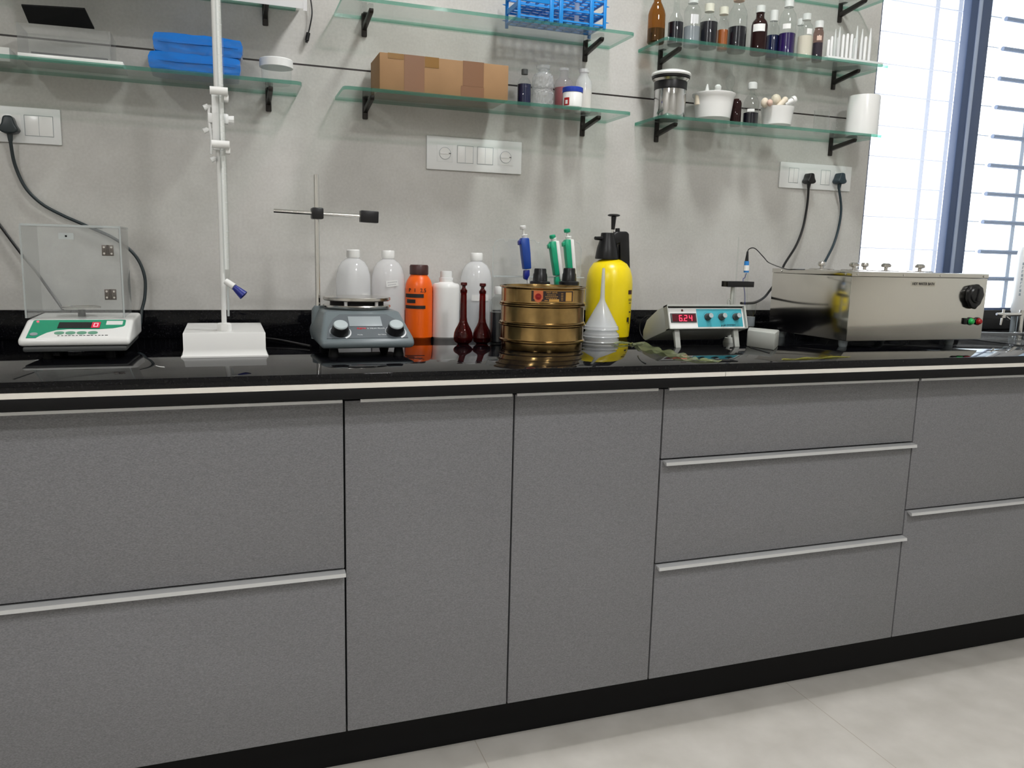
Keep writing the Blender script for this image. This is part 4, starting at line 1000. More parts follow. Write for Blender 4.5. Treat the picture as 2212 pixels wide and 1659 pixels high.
# ================================================================== brass sieves
ysv = -.335
xs_ = A(1171, 690, y=ysv).x; ks = mpp(1171, 690, ysv); Rv = 91*ks; yf_ = ysv-Rv
def zv(v): return A(1171, v, y=yf_).z
zst = [ZC, zv(743), zv(705), zv(661), zv(621)]
names = ['lowest of the three stacked brass sieves, standing on the black worktop', 'middle brass sieve of the stack of three', 'topmost brass sieve of the stack, bearing the dark maker plate']
for k in range(3):
    zb = zst[k+1] if k else ZC
    ztop = zst[k+2]
    t = thing('brass_sieve', names[k], 'sieve', (xs_, ysv, zb), 'stacked brass test sieves')
    H = ztop-zb
    if k == 0:
        hs = zst[1]-ZC
        P = [(Rv*.955, 0), (Rv*.965, .002), (Rv*.965, hs-.004), (Rv*.99, hs-.003), (Rv*1.02, hs-.001), (Rv*1.02, hs+.002), (Rv*.99, hs+.004), (Rv*.985, hs+.006), (Rv*.985, H-.006), (Rv*1.0, H-.005), (Rv*1.03, H-.003), (Rv*1.03, H-.0008), (Rv*1.01, H), (Rv*.965, H), (Rv*.955, H-.003), (Rv*.955, .001)]
    else:
        P = [(Rv*.955, .0003), (Rv*.99, .0003), (Rv*1.015, .0012), (Rv*1.015, .0032), (Rv*.99, .005), (Rv*.985, .007), (Rv*.985, H-.006), (Rv*1.0, H-.005), (Rv*1.03, H-.003), (Rv*1.03, H-.0008), (Rv*1.01, H), (Rv*.965, H), (Rv*.955, H-.003), (Rv*.955, .0004)]
    obj('frame', B().lathe(P+[P[0]], 72, cap0=False, cap1=False), BRASS, t)
    zm_ = (hs if k == 0 else .004)
    obj('mesh', B().lathe([(0, zm_), (Rv*.953, zm_), (Rv*.953, zm_+.0012), (0, zm_+.0012)], 48), pbr('brass_mesh', (.3, .22, .11, 1), .5, 1), t)
    if k == 2:
        a_ = math.atan2(-1, 0)
        def azu(u):   # azimuth on the cylinder seen at photo column u
            d = CF+CR*((u-1106)/FPX)-CU*((640-829.5)/FPX)
            d = Vector((d.x, d.y)); o = Vector((0-xs_, CY-ysv)); aa = d.dot(d); bb = 2*o.dot(d); cc = o.dot(o)-(Rv*.985)**2
            s = (-bb-math.sqrt(max(0, bb*bb-4*aa*cc)))/(2*aa); q = o+d*s; return math.atan2(q.y, q.x)
        def pz(v): return A(1190, v, y=yf_).z-zb
        rr = Rv*.985
        def pat(nm, u0, u1, v0, v1, h, m, par):
            A0, A1 = azu(u0), azu(u1); return obj(nm, B().patch(rr+h, pz(v1), pz(v0), (A0+A1)/2, abs(A1-A0), n=10, th=.0003), m, par)
        PLB = pbr('maker_plate_black', (.025, .012, .010, 1), .4); GOLD = pbr('plate_gold', S(196, 148, 70), .4); ORS = pbr('plate_orange', S(214, 112, 66), .45)
        mp_ = pat('maker_plate', 1147, 1238, 628, 653, .0004, GOLD, t)
        pat('plate_field', 1148, 1237, 629, 652, .0007, PLB, mp_)
        pat('orange_shield', 1153, 1173, 628.5, 647, .0011, ORS, mp_)
        aa = azu(1163)
        def onc(u, v, h): a = azu(u); return (math.cos(a)*(rr+h), math.sin(a)*(rr+h), pz(v)), a
        p, a = onc(1163, 645.5, .0011); q_ = Matrix.Rotation(a+PI/2, 3, 'Z') @ Matrix.Rotation(PI/2, 3, 'X')
        obj('shield_tip', B().lathe([(.0088, -.0006), (.0088, .0003)], 24, p, q_), ORS, mp_)
        p, a = onc(1163, 641.5, .0016); q_ = Matrix.Rotation(a+PI/2, 3, 'Z') @ Matrix.Rotation(PI/2, 3, 'X')
        obj('round_emblem', B().lathe([(.0072, 0), (.0072, .0006), (.0056, .0006), (.0056, 0)], 24, p, q_), RED, mp_)
        em = B(); em.lathe([(.0030, 0), (.0030, .0007)], 12, Vector(p)+Vector((.0012, 0, .0010)), q_); em.box(Vector(p)+Vector((-.0018, -.0004, -.0006)), (.004, .0008, .0016), 0, Matrix.Rotation(a+PI/2, 3, 'Z'))
        obj('emblem_figure', em, RED, mp_)
        p, a = onc(1191.5, 632.5, .0012); text('lettering', 'TEST SIEVE', .0052, p, GOLD, mp_, (PI/2, 0, a+PI/2), sx=1.05)
        fl_ = B()
        for row, (n, v) in enumerate(((5, 637.3), (7, 641), (6, 644.6))):
            for k2 in range(n):
                p, a = onc(1191.5+(k2-(n-1)/2)*4, v, .0011); fl_.box(p, (.0032, .0005, .0011), 0, Matrix.Rotation(a+PI/2, 3, 'Z'))
        for v in (634, 637.5, 641, 644.5, 648):
            p, a = onc(1214, v, .0011); fl_.box(p, (.0050, .0005, .0010), 0, Matrix.Rotation(a+PI/2, 3, 'Z'))
        p, a = onc(1180, 649.5, .0011); fl_.box(p, (.0075, .0005, .0014), 0, Matrix.Rotation(a+PI/2, 3, 'Z'))
        obj('fine_print', fl_, GOLD, mp_)
        pat('gold_box', 1186, 1207.5, 646.5, 651.8, .0011, GOLD, mp_); pat('gold_box', 1221.5, 1234, 631.5, 651, .0011, GOLD, mp_)
# bottles with stepped black caps behind the sieves
for u, v0, lb in ((1165.5, 580, 'black stepped bottle cap showing above the sieves, beside the blue pipette'), (1228, 579, 'black stepped bottle cap showing above the sieves, in front of the green pipettes')):
    y = -.185; dv = 0 if u < 1200 else 0
    t = thing('capped_bottle', lb, 'bottle', (spot(u, 640, y), y, ZC), 'dark bottles with black stepped caps')
    k = mpp(u, 600, y); zz_ = lambda v: A(u, v, y=y).z-ZC
    obj('body', B().lathe([(0, 0), (22*k, 0), (22*k, zz_(650)), (14*k, zz_(628)), (11*k, zz_(616))], 28), AMBERD, t)
    obj('cap', B().lathe([(0, zz_(617)), (20*k, zz_(617)), (22*k, zz_(615)), (22*k, zz_(609)), (20*k, zz_(607.5)), (15.8*k, zz_(607)), (14.9*k, zz_(592)), (13.5*k, zz_(590)), (13*k, zz_(582)), (12*k, zz_(v0)), (0, zz_(v0))], 28), BLACKP, t)
# pipette stand and pipettes
yps = -.075
pa, pb = A(1065, 560, y=yps), A(1255, 560, y=yps)
t = thing('pipette_stand', 'clear acrylic stand behind the sieves holding the three pipettes', 'stand', ((pa.x+pb.x)/2, yps, ZC))
W = (pb.x-pa.x)/2; zt_ = A(1150, 519, y=yps).z-ZC
pts = [(-W, .004), (-W, zt_-.02), (-W+.006, zt_-.006), (-W+.018, zt_)]
n = 5
for k in range(n):
    xc_ = -W+.036+k*(2*W-.07)/(n-1)*.98
    pts += [(xc_-.008, zt_), (xc_-.004, zt_-.006), (xc_+.004, zt_-.006), (xc_+.008, zt_)]
pts += [(W-.018, zt_), (W-.006, zt_-.006), (W, zt_-.02), (W, .004)]
b = B(); b.prism(pts, 'y', 0, .004); obj('back_panel', b, ACRYL, t)
ot = B(); ot.tube([(x, -.0005, z) for x, z in pts], .0008, 6, smooth=False); obj('panel_edge', ot, ACRYLE, t)
zsf = A(1100, 598, y=yps-.04).z-ZC
obj('ledge', B().b2((-W, -.025, zsf-.002), (W, -.0006, zsf+.002), .0005), ACRYLE, t)
obj('foot_plate', B().b2((-W, -.09, 0), (W, .02, .0038), .0005), ACRYL, t)
def pipette(lb, u0, v0, u1, v1, y, col, tipcol, btn, bh, white_side, body_f):
    """axis runs from the button (u0,v0) to the tip end (u1,v1)"""
    p0, p1 = A(u0, v0, y=y), A(u1, v1, y=y); d = (p1-p0); Ln = d.length
    t = thing('pipette', lb, 'pipette', p1, 'pipettes in the clear stand')
    q = (-d).to_track_quat('Z', 'Y').to_matrix()
    # keep local x across the picture
    zax = (-d).normalized(); xax = Vector((1, 0, 0)); xax = (xax-zax*xax.dot(zax)).normalized(); yax = zax.cross(xax)
    q = Matrix((xax, yax, zax)).transposed()
    k = mpp(u0, v0, y)
    T = lambda b: (bmesh.ops.transform(b.bm, matrix=q.to_4x4(), verts=b.bm.verts[:]), b)[1]
    bt, bb = body_f
    obj('plunger_button', T(B().lathe([(0, Ln-.010), (6*k, Ln-.010), (btn*k, Ln-.008), (btn*k, Ln-.002), (btn*.7*k, Ln), (0, Ln)], 18)), bh, t)
    obj('plunger_rod', T(B().lathe([(2.4*k, Ln*bt-.002), (2.4*k, Ln-.009)], 12)), WHITE2, t)
    obj('collar', T(B().lathe([(6*k, Ln*bt-.004), (6*k, Ln*bt+.006), (7*k, Ln*bt+.008), (6*k, Ln*bt+.0095)], 16, (2*k, 0, 0))), WHITE2, t)
    b = B(); b.prism([(-8.5*k, Ln*bb), (8.5*k, Ln*bb), (10*k, Ln*(bb+bt)/2), (10*k, Ln*bt), (-7*k, Ln*bt+.002), (-11*k, Ln*bt-.008), (-9.5*k, Ln*bt-.02), (-9.5*k, Ln*(bb+bt)/2)], 'y', -.010, .010, .003)
    obj('body', T(b), col, t)
    if white_side:
        b = B(); b.prism([(1.5*k, Ln*(bb-.08)), (9.8*k, Ln*(bb-.08)), (10.8*k, Ln*(bb+bt)/2), (10.8*k, Ln*bt+.001), (2.5*k, Ln*bt+.001), (2*k, Ln*(bb+bt)/2)], 'y', -.0118, .0118, .003)
        obj('white_shell', T(b), WHITE2, t)
    b = B(); b.prism([(-7*k, Ln*bb-.002), (5*k, Ln*bb-.002), (4*k, Ln*bb-.016), (-3*k, Ln*bb-.028), (-9*k, Ln*bb-.024), (-9*k, Ln*bb-.014)], 'y', -.007, .007, .002)
    obj('ejector', T(b), tipcol, t)
    obj('tip_cone', T(B().lathe([(1.5*k, 0), (3.5*k, Ln*bb*.6), (5*k, Ln*bb-.002)], 16)), WHITE2, t)
    hk = B(); hk.prism([(-9*k, Ln*bt-.012), (-9*k, Ln*bt-.002), (-14*k, Ln*bt-.006), (-14*k, Ln*bt-.016)], 'y', -.007, .007, .0015)
    obj('finger_hook', T(hk), tipcol, t)
pipette('blue pipette with a white plunger button, leftmost in the clear stand', 1129, 487, 1142, 625, -.119, BLUEP, DBLUE, 7, WHITE, False, (.80, .32))
pipette('green and white pipette leaning in the middle of the clear stand', 1193, 507, 1209, 632, -.119, GREENP, GREENP, 6.8, GREENP, True, (.88, .30))
pipette('green and white pipette with its green plunger raised high, rightmost in the stand', 1224.5, 494, 1236, 628, -.119, GREENP, GREENP, 7, GREENP, True, (.82, .28))
# ================================================================== funnels
yfn = -.225
xf_ = spot(1299, 700, yfn); kf = mpp(1299, 710, yfn)
def zfn(v, d=0): return A(1299, v, y=yfn-d).z-ZC
stack = [('topmost milky funnel of the upturned stack, its stem pointing up', 712, True), ('middle upturned funnel of the stack, only its rim showing', 728, False), ('lowest upturned funnel of the stack, resting on the worktop', 742, False)]
for lb, v, full in stack:
    z0 = max(0, zfn(v+3, 37*kf)); z0 = 0 if v == 742 else z0
    hgt = zfn(650)-zfn(712)
    t = thing('funnel', lb, 'funnel', (xf_, yfn, ZC+z0), 'upturned stack of milky funnels')
    sc_ = 1.0 if full else 1.05
    r0 = 37.5*kf*sc_
    zs_ = (zfn(579)-(z0 if full else 0)) if full else hgt*1.12
    P = [(r0, 0), (r0*1.03, .0015), (r0, .003), (r0*.985, .009), (r0*.93, .010), (6.5*kf, hgt*.98), (5.2*kf, hgt*1.08)] + ([(3.2*kf, zs_)] if full else [(4.6*kf, hgt*1.10)])
    if not full: P = [(a+.0 if i < 5 else a*.8, z if i < 5 else z*.82) for i, (a, z) in enumerate(P)]
    Pin = [(max(.0008, r-.0011), z) for r, z in P][::-1]
    obj('cone', B().lathe(P+Pin+[P[0]], 44, cap0=False, cap1=False), MILK2, t)
# ================================================================== pressure sprayer
ysp = -.10
u0 = 1315; xs2 = spot(u0, 640, ysp); kk = mpp(u0, 640, ysp)
t = thing('pressure_sprayer', 'bright yellow pressure spray bottle with a black pump head', 'sprayer', (xs2, ysp, ZC))
def zy(v): return A(u0, v, y=ysp).z-ZC
rows = [(44, 0), (47, .003), (48.5, zy(700)), (50, zy(650)), (50, zy(612)), (48.5, zy(596)), (44, zy(581)), (36, zy(569)), (24, zy(562)), (14, zy(559)), (12, zy(552))]
rows = [(r*kk, z) for r, z in rows]
obj('tank', B().lathe([(0, 0)]+rows, 44), YELLOW, t)
hx = A(1312, 530, y=ysp).x-xs2
cp = B(); cp.lathe([(25*kk, zy(560)), (25.5*kk, zy(557)), (22*kk, zy(535)), (15.5*kk, zy(513)), (14.5*kk, zy(504)), (13.5*kk, zy(503)), (0, zy(503))], 32, (hx, 0, 0))
obj('pump_head', cp, BLACKP, t)
nz = A(1298, 515, y=ysp-.004)-Vector((xs2, ysp, ZC)); n2_ = A(1286, 514.5, y=ysp-.010)-Vector((xs2, ysp, ZC))
obj('nozzle', B().cyl(nz+Vector((.012, .002, 0)), nz, .0065, .0055, 14).cyl(nz, n2_, .0055, .0048, 14), BLACKP, t)
def sp_(u, v, y=ysp-.006): return A(u, v, y=y)-Vector((xs2, ysp, ZC))
b = B(); hp = [(1322, 505), (1331, 500), (1352, 500), (1357, 505), (1359, 580), (1355, 585), (1343, 586), (1338, 582), (1337, 525), (1332, 528), (1322, 530)]
b.prism([(sp_(u, v).x, sp_(u, v).z) for u, v in hp], 'y', -.014, .012, .004, 3); obj('handle', b, BLACKP, t)
b = B(); b.cyl(sp_(1334, 504, ysp), sp_(1334, 493, ysp), .0065, .006, 14); obj('trigger_lock', b, BLACKP, t)
g0, g1, g2 = sp_(1323, 506, ysp), sp_(1324, 496, ysp), sp_(1326, 467, ysp)
obj('pump_rod', B().cyl(g0, g1+Vector((0, 0, .002)), .0032), CHROME, t)
b = B(); b.cyl(g1, g2, .0048, .0072, 16).lathe([(0, 0), (.012, .001), (.0165, .003), (.0165, .0055), (.012, .0075), (0, .008)], 28, g2-Vector((0, 0, .002))); obj('pump_handle', b, BLACKP, t)
a_ = az_to_cam((xs2, ysp))
def mark(da, v, wd, hh, m=BLKTXT, nm='printed_mark'):
    z = zy(v); r_ = max(r for r, q in rows if q <= z+.05 and q >= z-.06) if True else 0
    return obj(nm, B().patch(r_+.0004, z-hh/2, z+hh/2, a_+da, wd, n=6), m, t)
mark(1.12, 629, .32, .011, pbr('dark_red_mark', S(60, 24, 26), .5)); mark(1.14, 645, .28, .006, pbr('faint_mark', S(150, 132, 24), .5)); mark(1.14, 652, .2, .002)
mark(1.16, 671, .16, .004); mark(1.02, 687, .14, .012); mark(1.16, 694, .05, .006)
# ================================================================== pH meter
yM = -.375
TL, TR, BL, BR = A(1446.5, 657, y=yM), A(1616, 658.5, y=yM), A(1448, 710, y=yM), A(1615, 711.5, y=yM)
xm0, xm1 = (TL.x+BL.x)/2, (TR.x+BR.x)/2; zm0, zm1 = (BL.z+BR.z)/2-ZC, (TL.z+TR.z)/2-ZC
Dm = .135; tilt = math.asin(min(.4, max(.05, (zm0-.0015)/Dm)))
W = (xm1-xm0)/2; H = (zm1-zm0)/math.cos(tilt*.4)
t = thing('ph_meter', 'white and teal pH meter propped on front legs, its red display reading 6.24', 'meter', ((xm0+xm1)/2, yM, ZC))
# body leans back: pivot at the lower front edge
RX = Matrix.Rotation(tilt, 3, 'X')
RXb = RX.to_4x4(); PIV = Matrix.Translation((0, 0, zm0))
def body_local(b):
    bmesh.ops.transform(b.bm, matrix=PIV @ Matrix.Rotation(-tilt, 4, 'X'), verts=b.bm.verts[:]); return b
# sides: outline in (depth, height), before leaning; front face leans back slightly
b = B(); b.prism([(.012, .0), (.012, H), (.045, H), (Dm-.03, H-.012), (Dm-.006, H-.034), (Dm, .008), (Dm-.012, 0)], 'x', -W+.0005, W-.0005, .002); obj('housing', body_local(b), GREYM, t)
# bezel and panel
b = B(); th = .0035
b.b2((-W-.001, -.004, H-th), (W+.001, .014, H)); b.b2((-W-.001, -.004, 0), (W+.001, .014, th*.6)); b.b2((-W-.001, -.004, 0), (-W+.0012, .014, H)); b.b2((W-.0035, -.004, 0), (W+.001, .014, H))
obj('bezel', body_local(b), GREYM, t)
b = B(); b.b2((-W+.0013, .004, th*.6), (W-.0036, .0118, H-th-.0002)); fp = obj('front_panel', body_local(b), WHITE2, t)
def mx(u): return -W+(u-1448)/(1615-1448)*2*W
def mz(v): return (710.5-v)/(710.5-657.5)*H
b = B(); b.b2((-W+.0014, .003, H-th-.003), (W-.0037, .0039, H-th-.0003)); obj('dark_line', body_local(b), BLACKP, fp)
b = B(); b.b2((mx(1511), .0030, mz(705)), (mx(1609), .0039, mz(665.5)), .0002); tp = obj('teal_panel', body_local(b), TEAL, fp)
b = B(); b.b2((mx(1455), .0016, mz(695)), (mx(1509), .0039, mz(675)), .0006); db = obj('display_bezel', body_local(b), DGREY, fp)
b = B(); b.b2((mx(1458), .0011, mz(693)), (mx(1506.5), .0017, mz(677))); obj('display_window', body_local(b), REDGLOW, db)
def segs(ch):
    S7 = {'6': 'afedcg', '2': 'abged', '4': 'fgbc'}; return S7[ch]
b = B(); hh = mz(680)-mz(692); ww = hh*.50; zc0 = mz(686)
for ch, uc in (('6', 1475), ('2', 1485.5), ('4', 1496)):
    xc_ = mx(uc); tk = hh*.12
    pos = {'a': (0, hh/2, ww, tk), 'g': (0, 0, ww, tk), 'd': (0, -hh/2, ww, tk), 'f': (-ww/2, hh/4, tk, hh/2), 'b': (ww/2, hh/4, tk, hh/2), 'e': (-ww/2, -hh/4, tk, hh/2), 'c': (ww/2, -hh/4, tk, hh/2)}
    for s_ in segs(ch):
        dx, dz_, sw, shh = pos[s_]; b.box((xc_+dx+dz_*.08, .0009, zc0+dz_), (sw, .0006, shh))
b.box((mx(1480.3), .0009, zc0-hh/2), (.0014, .0006, .0014))
obj('digits', body_local(b), REDLED, db)
for u in (1533, 1563, 1594):
    b = B(); ctr = Vector((mx(u), .003, mz(683.5)))
    RY = Matrix.Rotation(PI/2, 3, 'X')
    b.lathe([(.0092, 0), (.0090, .004), (.0072, .006), (.0068, .016), (.0062, .017), (0, .017)], 24, ctr, RY); ko = obj('knob', body_local(b), DGREY, t)
    b = B(); b.lathe([(.0062, .0171), (.0060, .0178), (0, .0180)], 24, ctr, RY); b.box(ctr+Vector((0, -.0182, .003)), (.0012, .0006, .006)); obj('knob_cap', body_local(b), GREYK, ko)
    b = B()
    for k in range(9):
        a_ = .5+k*.35+PI*.0; 
        b.box(ctr+Vector((math.cos(a_)*.0125, -.0004, math.sin(a_)*.0125)), (.0010, .0008, .0010))
    obj('dial_marking', body_local(b), pbr('teal_dark', S(30, 74, 84), .5), tp)
ttx = text('lettering', '\u00b5 pH SYSTEM', .0072, (mx(1578), 0, 0), pbr('navy_ink', S(28, 52, 66), .5), tp)
for v in ttx.data.vertices:      # lay the lettering on the leaning panel
    v.co = (PIV @ Matrix.Rotation(-tilt, 4, 'X')) @ Vector((v.co.x+mx(1576), .0027-v.co.z, mz(702)+v.co.y))
ttx.location = (0, 0, 0); ttx.rotation_euler = (0, 0, 0)
b = B(); c_ = (mx(1481), .0036, mz(668.5)); b.lathe([(.0028, 0), (.0028, .0006), (.0018, .0006), (.0018, 0)], 14, c_, Matrix.Rotation(PI/2, 3, 'X')); b.box((mx(1481), .0036, mz(668.5)), (.0010, .0008, .0034))
obj('maker_mark', body_local(b), pbr('brown_mark', S(120, 70, 60), .5), fp)
for u in (1464, 1591):
    x = A(u, 735, y=yM).x-t.location.x
    b = B(); b.prism([(.020, zm0-.002), (.006, zm0-.002), (.002, zm0-.016), (-.006, 0), (.002, 0), (.012, zm0-.016)], 'x', x-.007, x+.007, .001)
    lg = obj('front_leg', b, GREYM, t)
zb0 = (Matrix.Rotation(-tilt, 4, 'X') @ Vector((0, Dm, 0))).z+zm0
# ================================================================== electrode stand beside the meter
p1 = A(1672, 757, z=ZC); p2 = A(1612, 748, z=ZC)
n_ = Vector((p1.x, p1.y-CY, 0)).normalized()
p3 = p1+n_*.10+Vector((.012, 0, 0)); p4 = p2+n_*.09
hE = A(1677, 720, y=p1.y).z-ZC
t = thing('electrode_stand', 'pale grey electrode stand with a black arm, between the pH meter and steel bath', 'stand', (p2.x, p2.y, ZC))
o_ = Vector((p2.x, p2.y, 0))
b = B(); b.prism([((p-o_).x, (p-o_).y) for p in (p1, p3, p4, p2)], 'z', 0, hE, .003); obj('base', b, GREYM, t)
yE = -.29
def ge(u, v, y=yE): return A(u, v, y=y)-Vector((p2.x, p2.y, ZC))
e0, e1 = ge(1583, 700, yE+.012), ge(1583, 620, yE+.012)
obj('post', B().cyl((e1.x, e1.y, .0), (e1.x, e1.y, e1.z), .0050, seg=14), GREYM, t)
obj('post_foot', B().cyl((e1.x, e1.y, 0), (e1.x, e1.y, .012), .016, .012, 18), GREYM, t)
ea, eb = ge(1566, 613), ge(1623, 614.5)
am = (ea+eb)/2; al = (eb-ea).x; b = B()
b.box(am+Vector((0, -.0095, 0)), (al, .006, .0145), .001); b.box(am+Vector((0, .011, 0)), (al, .010, .0145), .001)
b.box(am+Vector((-al*.46, 0, 0)), (al*.08, .022, .0140)); b.box(am+Vector((al*.46, 0, 0)), (al*.08, .022, .0140))
obj('holder_arm', b, BLACKP, t)
obj('holder_clip', B().tube([ge(1573, 657), ge(1572, 650), ge(1575, 647), ge(1578, 650), ge(1579, 657)], .0022, 8), GREYM, t)
# thermometer and probe hang in the arm
q = ge(1590, 613)+Vector((p2.x, p2.y, ZC)); q1 = A(1596, 512, y=yE); 
tag(obj('thermometer', B().cyl((0, 0, -.055), q1-q, .0022, .0018, 10), GLASS, loc=q), 'hair-thin clear glass rod standing in the black holder arm, left of the blue probe', 'thermometer')
q = A(1612, 590, y=yE-.002)
t2 = thing('electrode_probe', 'blue and clear electrode held in the black arm, its thin cable looping to the bath', 'electrode', q)
def gq(u, v, y=yE-.002): return A(u, v, y=y)-q
SKY = pbr('sky_blue', S(40, 130, 205), .3)
k = mpp(1612, 580, yE)
obj('head', B().cyl(gq(1612, 588.5), gq(1613, 564), 6*k, 5.4*k, 18), SKY, t2)
obj('white_sleeve', B().cyl(gq(1612, 584.5), gq(1612.6, 573), 6.4*k, 6.2*k, 18), WHITE2, t2)
obj('strain_relief', B().cyl(gq(1613, 564), gq(1615, 543), 4.2*k, 2.0*k, 14), BLACKP, t2)
obj('glass_stem', B().cyl(gq(1612, 588.5), gq(1609, 700), 4.6*k, 4.4*k, 16), GLASS, t2)
obj('inner_wire', B().tube([gq(1612, 590), gq(1609, 600), gq(1605, 605), gq(1609, 640), gq(1608, 690)], .0009, 6), DBLUE, t2)
ps = [gq(*a) for a in ((1615, 545, -.292), (1617, 539, -.292), (1625, 535.5, -.30), (1634, 539, -.30), (1650, 556, -.28), (1662, 568, -.27))]
zbt = (A(1843, 587, y=-.445).z+A(2135, 591.5, y=-.445).z)/2
ps += [A(u, v, z=zbt+.0035)-q for u, v in ((1697, 581), (1715, 582), (1738, 582))]
obj('cord', B().tube(ps, .0013, 8), BLACKP, t2)
# beaker under the probe
ub, yB = 1620, -.285
vessel('glass_beaker', 'clear glass beaker half full of grey liquid on the electrode stand, right of the meter', 'beaker', ub, yB, ZC+hE+.0004, [(13.5, 716), (13.5, 662), (14.5, 655)], GLASS, None, WHITE, 'cap', 684, GREYLQ)
ps = [A(u, v, y=y) for u, v, y in ((1601, 655, -.235), (1615, 655, -.2), (1632, 653, -.15), (1650, 643, -.11), (1662, 629, -.09), (1675, 612, -.08))]
tag(obj('cable', B().tube([p-ps[0] for p in ps], .0036, 10), BLACKP, loc=ps[0]), 'thick black cable curving from behind the pH meter to behind the steel bath', 'cable')
ps = [A(u, v, z=ZC+.0016) for u, v in ((1617, 745), (1630, 742), (1648, 736))]; ps = [A(1616, 745, z=ZC+.0014), A(1622, 750, z=ZC+.0014), A(1645, 757, z=ZC+.0014), A(1662, 762, z=ZC+.0014)]
tag(obj('wire', B().tube([p-ps[0] for p in ps], .0011, 6), BLACKP, loc=ps[0]), 'thin black wire lying on the worktop at the foot of the electrode stand', 'wire')
ps = [A(u, v, y=y) for u, v, y in ((1417, 684, -.21), (1400, 682, -.19), (1385, 693, -.18), (1382, 712, -.18), (1388, 728, -.19), (1398, 733, -.20))]
ps[-1].z = max(ps[-1].z, ZC+.003); ps[-2].z = max(ps[-2].z, ZC+.003)
tag(obj('cable', B().tube([p-ps[0] for p in ps], .0012, 8), BLACKP, loc=ps[0]), 'thin dark cable looped behind the left side of the pH meter', 'cable')
# ================================================================== steel water bath
yw = -.445
xw0 = A(1843, 587, y=yw).x; xw0 = (xw0+A(1826, 739, y=yw).x)/2
xw1 = (A(2135, 591, y=yw).x+A(2120, 731, y=yw).x)/2
Dw = .315
zw0 = (A(1826, 739.6, y=yw).z+A(2120, 731.5, y=yw).z)/2-ZC; zw1 = (A(1843, 587, y=yw).z+A(2135, 591.5, y=yw).z)/2-ZC
cx = (xw0+xw1)/2; W = (xw1-xw0)/2
t = thing('water_bath', 'polished stainless steel water bath with a black dial, on short legs at the right', 'water bath', (cx, yw, ZC))
hw = zw1-zw0
b = B(); b.b2((-W, 0, zw0), (W, Dw, zw1-.012), .0025); obj('tank', b, STEEL, t)
b = B(); b.b2((-W-.001, -.0012, zw1-.0118), (W+.001, Dw+.0012, zw1), .0012); obj('top_cover', b, STEEL, t)
for sx in (-1, 1):
    for yy in (.035, Dw-.035): obj('leg', B().lathe([(.0095, 0), (.011, .004), (.012, zw0+.001)], 16, (sx*(W-.022 if sx < 0 else W-.075), yy, 0)), GREYL, t)
for i in range(4):
    for j in range(1): pass
lidx = [(1845, 577, .15), (1914, 577, .15), (1987, 579, .13), (1775, 576, .24), (1868, 577, .25)]
for u, v, yy in lidx:
    x = min(max(A(u, v, y=yw+yy).x-cx, -W+.045), W-.04)
    lid = obj('ring_lid', B().lathe([(0, zw1), (.034, zw1), (.034, zw1+.0016), (.030, zw1+.003), (0, zw1+.003)], 32, (x, yy, 0)), STEELD, t)
    sc_ = 1 if yy < .2 else .8
    obj('lid_knob', B().lathe([(.005, zw1+.003), (.005, zw1+.009), (.013*sc_, zw1+.012), (.0135*sc_, zw1+.018), (.009, zw1+.022), (0, zw1+.0225)], 20, (x, yy, 0)), STEELD, lid)
sc = B(); ry = Matrix.Rotation(PI/2, 3, 'X')
for fx_ in (-.93, -.28, .26, .93): sc.lathe([(.0030, 0), (.0028, .0012), (0, .0018)], 10, (fx_*W, -.0012, zw1-.0065), ry)
for yy in (.02, Dw-.04): sc.lathe([(.0030, 0), (.0028, .0012), (0, .0018)], 10, (-W-.001, yy, zw1-.0065), Matrix.Rotation(-PI/2, 3, 'Y'))
obj('screw', sc, CHROME, t)
def wbp(u, v, d=0): p = A(u, v, y=yw-d); return Vector((p.x-cx, -d, p.z-ZC))
pd = wbp(2104, 637, .004)
sk_ = B(); n = 28; pts = []
for i in range(n):
    a_ = 2*PI*i/n; r = .0285+.004*math.cos(9*a_) * (0 if False else .35)
    x, z = r*math.cos(a_), r*math.sin(a_)
    if z < 0: z *= 1.32; x *= (1-.35*(abs(z)/.040)**1.5)
    pts.append((pd.x+x, pd.z+z))
sk_.prism(pts, 'y', -.012, 0, .003, 2); do = obj('dial', sk_, BLACKP, t)
obj('dial_grip', B().lathe([(.022, 0), (.020, .004), (.008, .006), (0, .006)], 28, (pd.x, -.0119, pd.z), Matrix.Rotation(PI/2, 3, 'X')).box((pd.x, -.0185, pd.z), (.008, .005, .034), .002, Matrix.Rotation(.15, 3, 'Y')), BLACKP, do)
pm = B()
for k in range(11):
    a_ = -.6+k*.43; pm.box((pd.x+.0335*math.cos(a_), -.0004, pd.z+.0335*math.sin(a_)), (.0012, .0010, .0012))
for u, m, nm in ((2095, pbr('green_lamp', S(30, 170, 80), .3), 'green_lamp'), (2111.5, RED, 'red_lamp')):
    p = wbp(u, 694, 0)
    o = obj(nm, B().lathe([(.0090, 0), (.0090, .004), (.0074, .0045), (.0074, .009), (.0050, .0115), (0, .012)], 20, p, ry), m, t)
    obj('lamp_ring', B().lathe([(.0092, 0), (.0108, 0), (.0104, .0028), (.0092, .003)], 20, p, ry), BLACKP, o)
p = wbp(2082, 694, 0); obj('side_clip', B().box(p+Vector((.003, -.0022, 0)), (.010, .004, .017), .001), BLACKP, t)
p = wbp(1994, 613.5, 0)
nl = obj('name_label', B().box(p+Vector((0, -.0004, 0)), (.082, .0006, .014)), pbr('silver_label', S(196, 192, 180), .3, .6), t)
text('lettering', 'HOT WATER BATH', .0105, p+Vector((0, -.0012, 0)), BLKTXT, nl, sx=.82)
